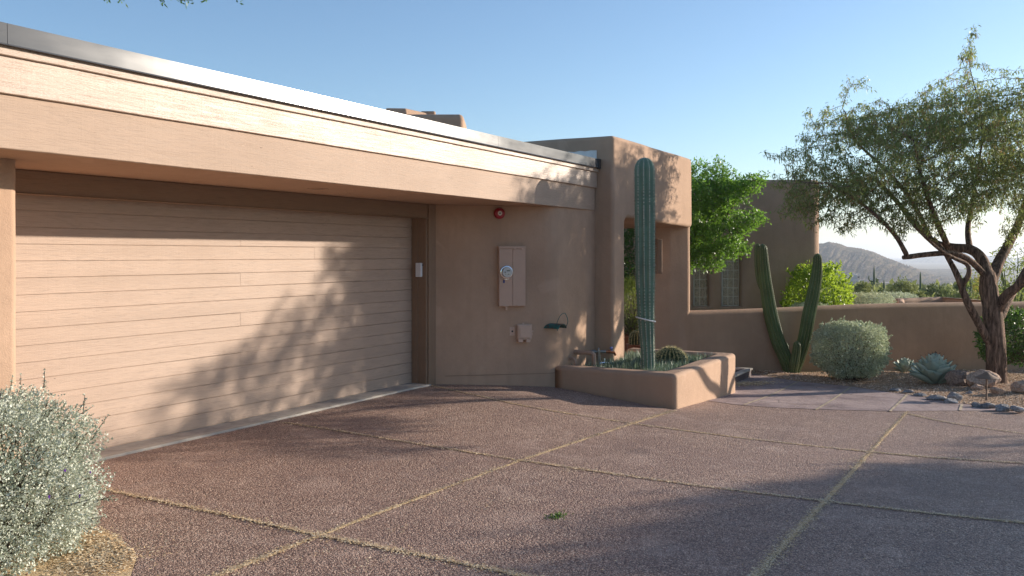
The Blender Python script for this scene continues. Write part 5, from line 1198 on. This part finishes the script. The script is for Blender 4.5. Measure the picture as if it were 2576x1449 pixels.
# far scrub, one mass
parts = []
for i in range(520):
    d = 60*(12.)**RNG.random(); px = RNG.uniform(2040, 2800); b = at_land(px, d); s_ = RNG.uniform(.7, 1.7)*(1+d/900); n = int(60 if d > 200 else 130); q = unit(n)*np.array([s_, s_, s_*.7])*RNG.uniform(.5, 1, (n, 1))+b+[0, 0, s_*.55]
    q[:, 2] = np.maximum(q[:, 2], b[2]); parts.append(leaves(q, unit(n), s_*.42, s_*.2, np.clip(RNG.normal(RNG.random(), .15, n), 0, 1), .2))
V, Fc, rr = cat(parts); tag(mk('desert_scrub', V, Fc, M['desertleaf'], None, attr=rr), kind='stuff')
# far houses
FX = np.array([CR, CF, Z3])
def fbox(mb, x0, x1, y0, y1, d, dep, base=False, bev=.25):
    a = at(x0, y0, d); b = at(x1, y1, d); w = (x1-x0)*d/F/2; h = (a[2]-b[2])/2; lo = b[2]-(3 if base else 0); c = (a+b)/2+CF*dep/2; c[2] = (a[2]+lo)/2; mb.obox(c, (w, dep/2, (a[2]-lo)/2), FX, bev)
def far_house(label, d, walls, wins, m, group=None, loc=None):
    T_ = thing('far_house', label, 'house', at(walls[0][0], walls[0][3], d), group); w = None
    for x0, x1, y0, y1, dd, base in walls:
        G = MB(); fbox(G, x0, x1, y0, y1, d+dd, 7, base); o = G.build('wall', m, T_)
    for x0, x1, y0, y1, dd in wins:
        G = MB(); fbox(G, x0, x1, y0, y1, d+dd-.15, .4, False, 0); G.build('window', M['farglass'], T_)
far_house('pale flat-roofed far house with a square tower left of tall saguaro', 330, [(2148, 2175, 704, 720, 0, True), (2155, 2166.5, 692, 705, 3, False), (2174, 2181, 709, 720, 2, True)], [(2158, 2162, 696, 699, 3)], M['adobe_far2'])
far_house('far house with two pale cubes behind the tall saguaro', 340, [(2184.5, 2192.5, 705, 722, 0, True), (2205, 2216.5, 700.5, 714, 4, True), (2192, 2262, 711, 722, 6, True)], [(2240, 2246, 713, 717, 6), (2220, 2224, 713, 717, 6)], M['adobe_far2'])
far_house('low pinkish far house between the two nearer saguaros', 250, [(2206, 2234, 716, 735, 0, True), (2234, 2252, 721, 735, 2, True)], [(2212, 2217, 721, 726, 0)], M['adobe_far'])
far_house('dark glass-fronted house at the hill foot right of the saguaros', 620, [(2273, 2297, 700, 709, 0, True), (2292, 2301, 704, 712, -4, True)], [(2276, 2292, 703, 707, 0)], M['adobe_far'])
for i, (x0, x1, y0, y1, lab) in enumerate([(2138, 2146, 688, 692, 'tiny hillside house, leftmost of the cluster on the hill'), (2149, 2155, 687, 691, 'tiny hillside house, middle of the cluster on the hill'), (2158, 2164, 689, 693, 'tiny hillside house, rightmost of the cluster on the hill')]):
    far_house(lab, 850, [(x0, x1, y0, y1, 0, True)], [(x0+1.5, x1-2, y0+1.2, y1-1, 0)], M['adobe_far2'], 'tiny houses on the hillside')
# hills
def ridge(name, prof, d0, d1, d2, ybase, m, nx=260, ny=60, amp=6., fs=.02, seed=0.):
    px = np.linspace(prof[0][0], prof[-1][0], nx); top = np.interp(px, [p[0] for p in prof], [p[1] for p in prof]); V = []
    for j in range(ny):
        f = j/(ny-1); d = d0+(d2-d0)*f; s = (d-d0)/(d1-d0)
        for i in range(nx):
            zr = EYE-(top[i]-HY)*d1/F; zb = EYE-(ybase-HY)*d0/F; q = at(px[i], HY, d)
            if d <= d1: z = zb+(zr-zb)*(s**.85)
            else: z = zr-(zr-zb)*((d-d1)/(d2-d1))**1.2
            wgt = min(1, s*3)*(.25 if d > d1*.97 else 1)
            g = mnoise.fractal(Vector((q[0]*fs+seed, q[1]*fs, 0)), 1, 2, 6); rg = 1-abs(mnoise.noise(Vector(((px[i]-.35*(d-d0)*F/d1*.25)*.13+seed, f*2.6, 3))))*2
            z += amp*wgt*(.7*g+.6*(rg-.5))
            V.append((q[0], q[1], max(z, zb-3)))
    Fc = [(j*nx+i, j*nx+i+1, (j+1)*nx+i+1, (j+1)*nx+i) for j in range(ny-1) for i in range(nx-1)]
    tag(mk(name, V, np.array(Fc), m, None, smooth=True), kind='structure')
ridge('hill', [(1700, 640), (1850, 622), (2000, 614), (2060, 613), (2074, 612), (2086, 608), (2108, 611.5), (2133, 621), (2168, 625), (2198, 634), (2227, 647), (2258, 658.5), (2289, 672), (2320, 686.5), (2352, 697), (2400, 709), (2450, 724), (2500, 735)], 880, 1250, 1800, 716, M['hill'], 300, 70, 6.5, .012, 3.)
ridge('mountain', [(2150, 700), (2220, 676), (2257, 659), (2279, 651.5), (2310, 650.5), (2331, 643), (2352, 640.5), (2372, 642), (2394, 647), (2415, 637), (2435, 629), (2452, 631), (2480, 642), (2540, 650), (2620, 655), (2750, 662), (2900, 668)], 3300, 4200, 5600, 690, M['mount'], 260, 50, 22., .003, 8.)
# desert air
V = []
for z in (-120, 78):
    V += [(-300, -6000, z), (8000, -6000, z), (8000, 6000, z), (-300, 6000, z)]
hz = mk('haze', V, [(0, 3, 2, 1), (4, 5, 6, 7), (0, 1, 5, 4), (1, 2, 6, 5), (2, 3, 7, 6), (3, 0, 4, 7)], None); hz['kind'] = 'stuff'
hm = bpy.data.materials.new('desert_air'); hm.use_nodes = True; nt = hm.node_tree; nt.nodes.clear(); o_ = nt.nodes.new('ShaderNodeOutputMaterial'); v_ = nt.nodes.new('ShaderNodeVolumePrincipled')
v_.inputs['Color'].default_value = (.80, .88, 1., 1); v_.inputs['Density'].default_value = HAZE; v_.inputs['Anisotropy'].default_value = .3
nt.links.new(v_.outputs[0], o_.inputs['Volume']); hz.data.materials.append(hm)
# ---------------------------------------------------------------- camera, sky, sun
cd = bpy.data.cameras.new('camera'); cam = bpy.data.objects.new('camera', cd); COL.objects.link(cam); S.camera = cam
cd.sensor_width = 36; cd.lens = 36*F/2576; cd.shift_y = -(724.5-HY)/2576; cd.clip_start = .05; cd.clip_end = 20000
cam.location = (0, 0, EYE); cam.rotation_euler = (R(90), 0, math.atan2(-FW[0], FW[1]))
w = bpy.data.worlds.new('World'); S.world = w; w.use_nodes = True; nt = w.node_tree; bg = nt.nodes['Background']
sk = nt.nodes.new('ShaderNodeTexSky'); sk.sky_type = 'NISHITA'; sk.sun_disc = False; sk.sun_elevation = R(SUN_EL); sk.sun_rotation = R(90+SUN_AZ)
sk.air_density = 1.; sk.dust_density = DUST; sk.ozone_density = 2.8; sk.altitude = 700
nt.links.new(sk.outputs[0], bg.inputs[0]); bg.inputs[1].default_value = SKY
ld = bpy.data.lights.new('sun', 'SUN'); ld.energy = SUN; ld.angle = R(.53); ld.color = (1., .89, .76); lo = bpy.data.objects.new('sun', ld); COL.objects.link(lo)
sv = Vector((math.cos(R(SUN_EL))*math.cos(R(SUN_AZ)), -math.cos(R(SUN_EL))*math.sin(R(SUN_AZ)), math.sin(R(SUN_EL))))
lo.rotation_euler = sv.to_track_quat('Z', 'Y').to_euler(); lo.location = sv*40
S.view_settings.view_transform = 'Standard'; S.view_settings.look = 'None'; S.view_settings.gamma = 1; S.view_settings.exposure = EXPO
S.cycles.max_bounces = 8; S.cycles.transparent_max_bounces = 8; S.cycles.volume_bounces = 0; S.cycles.volume_step_rate = 1
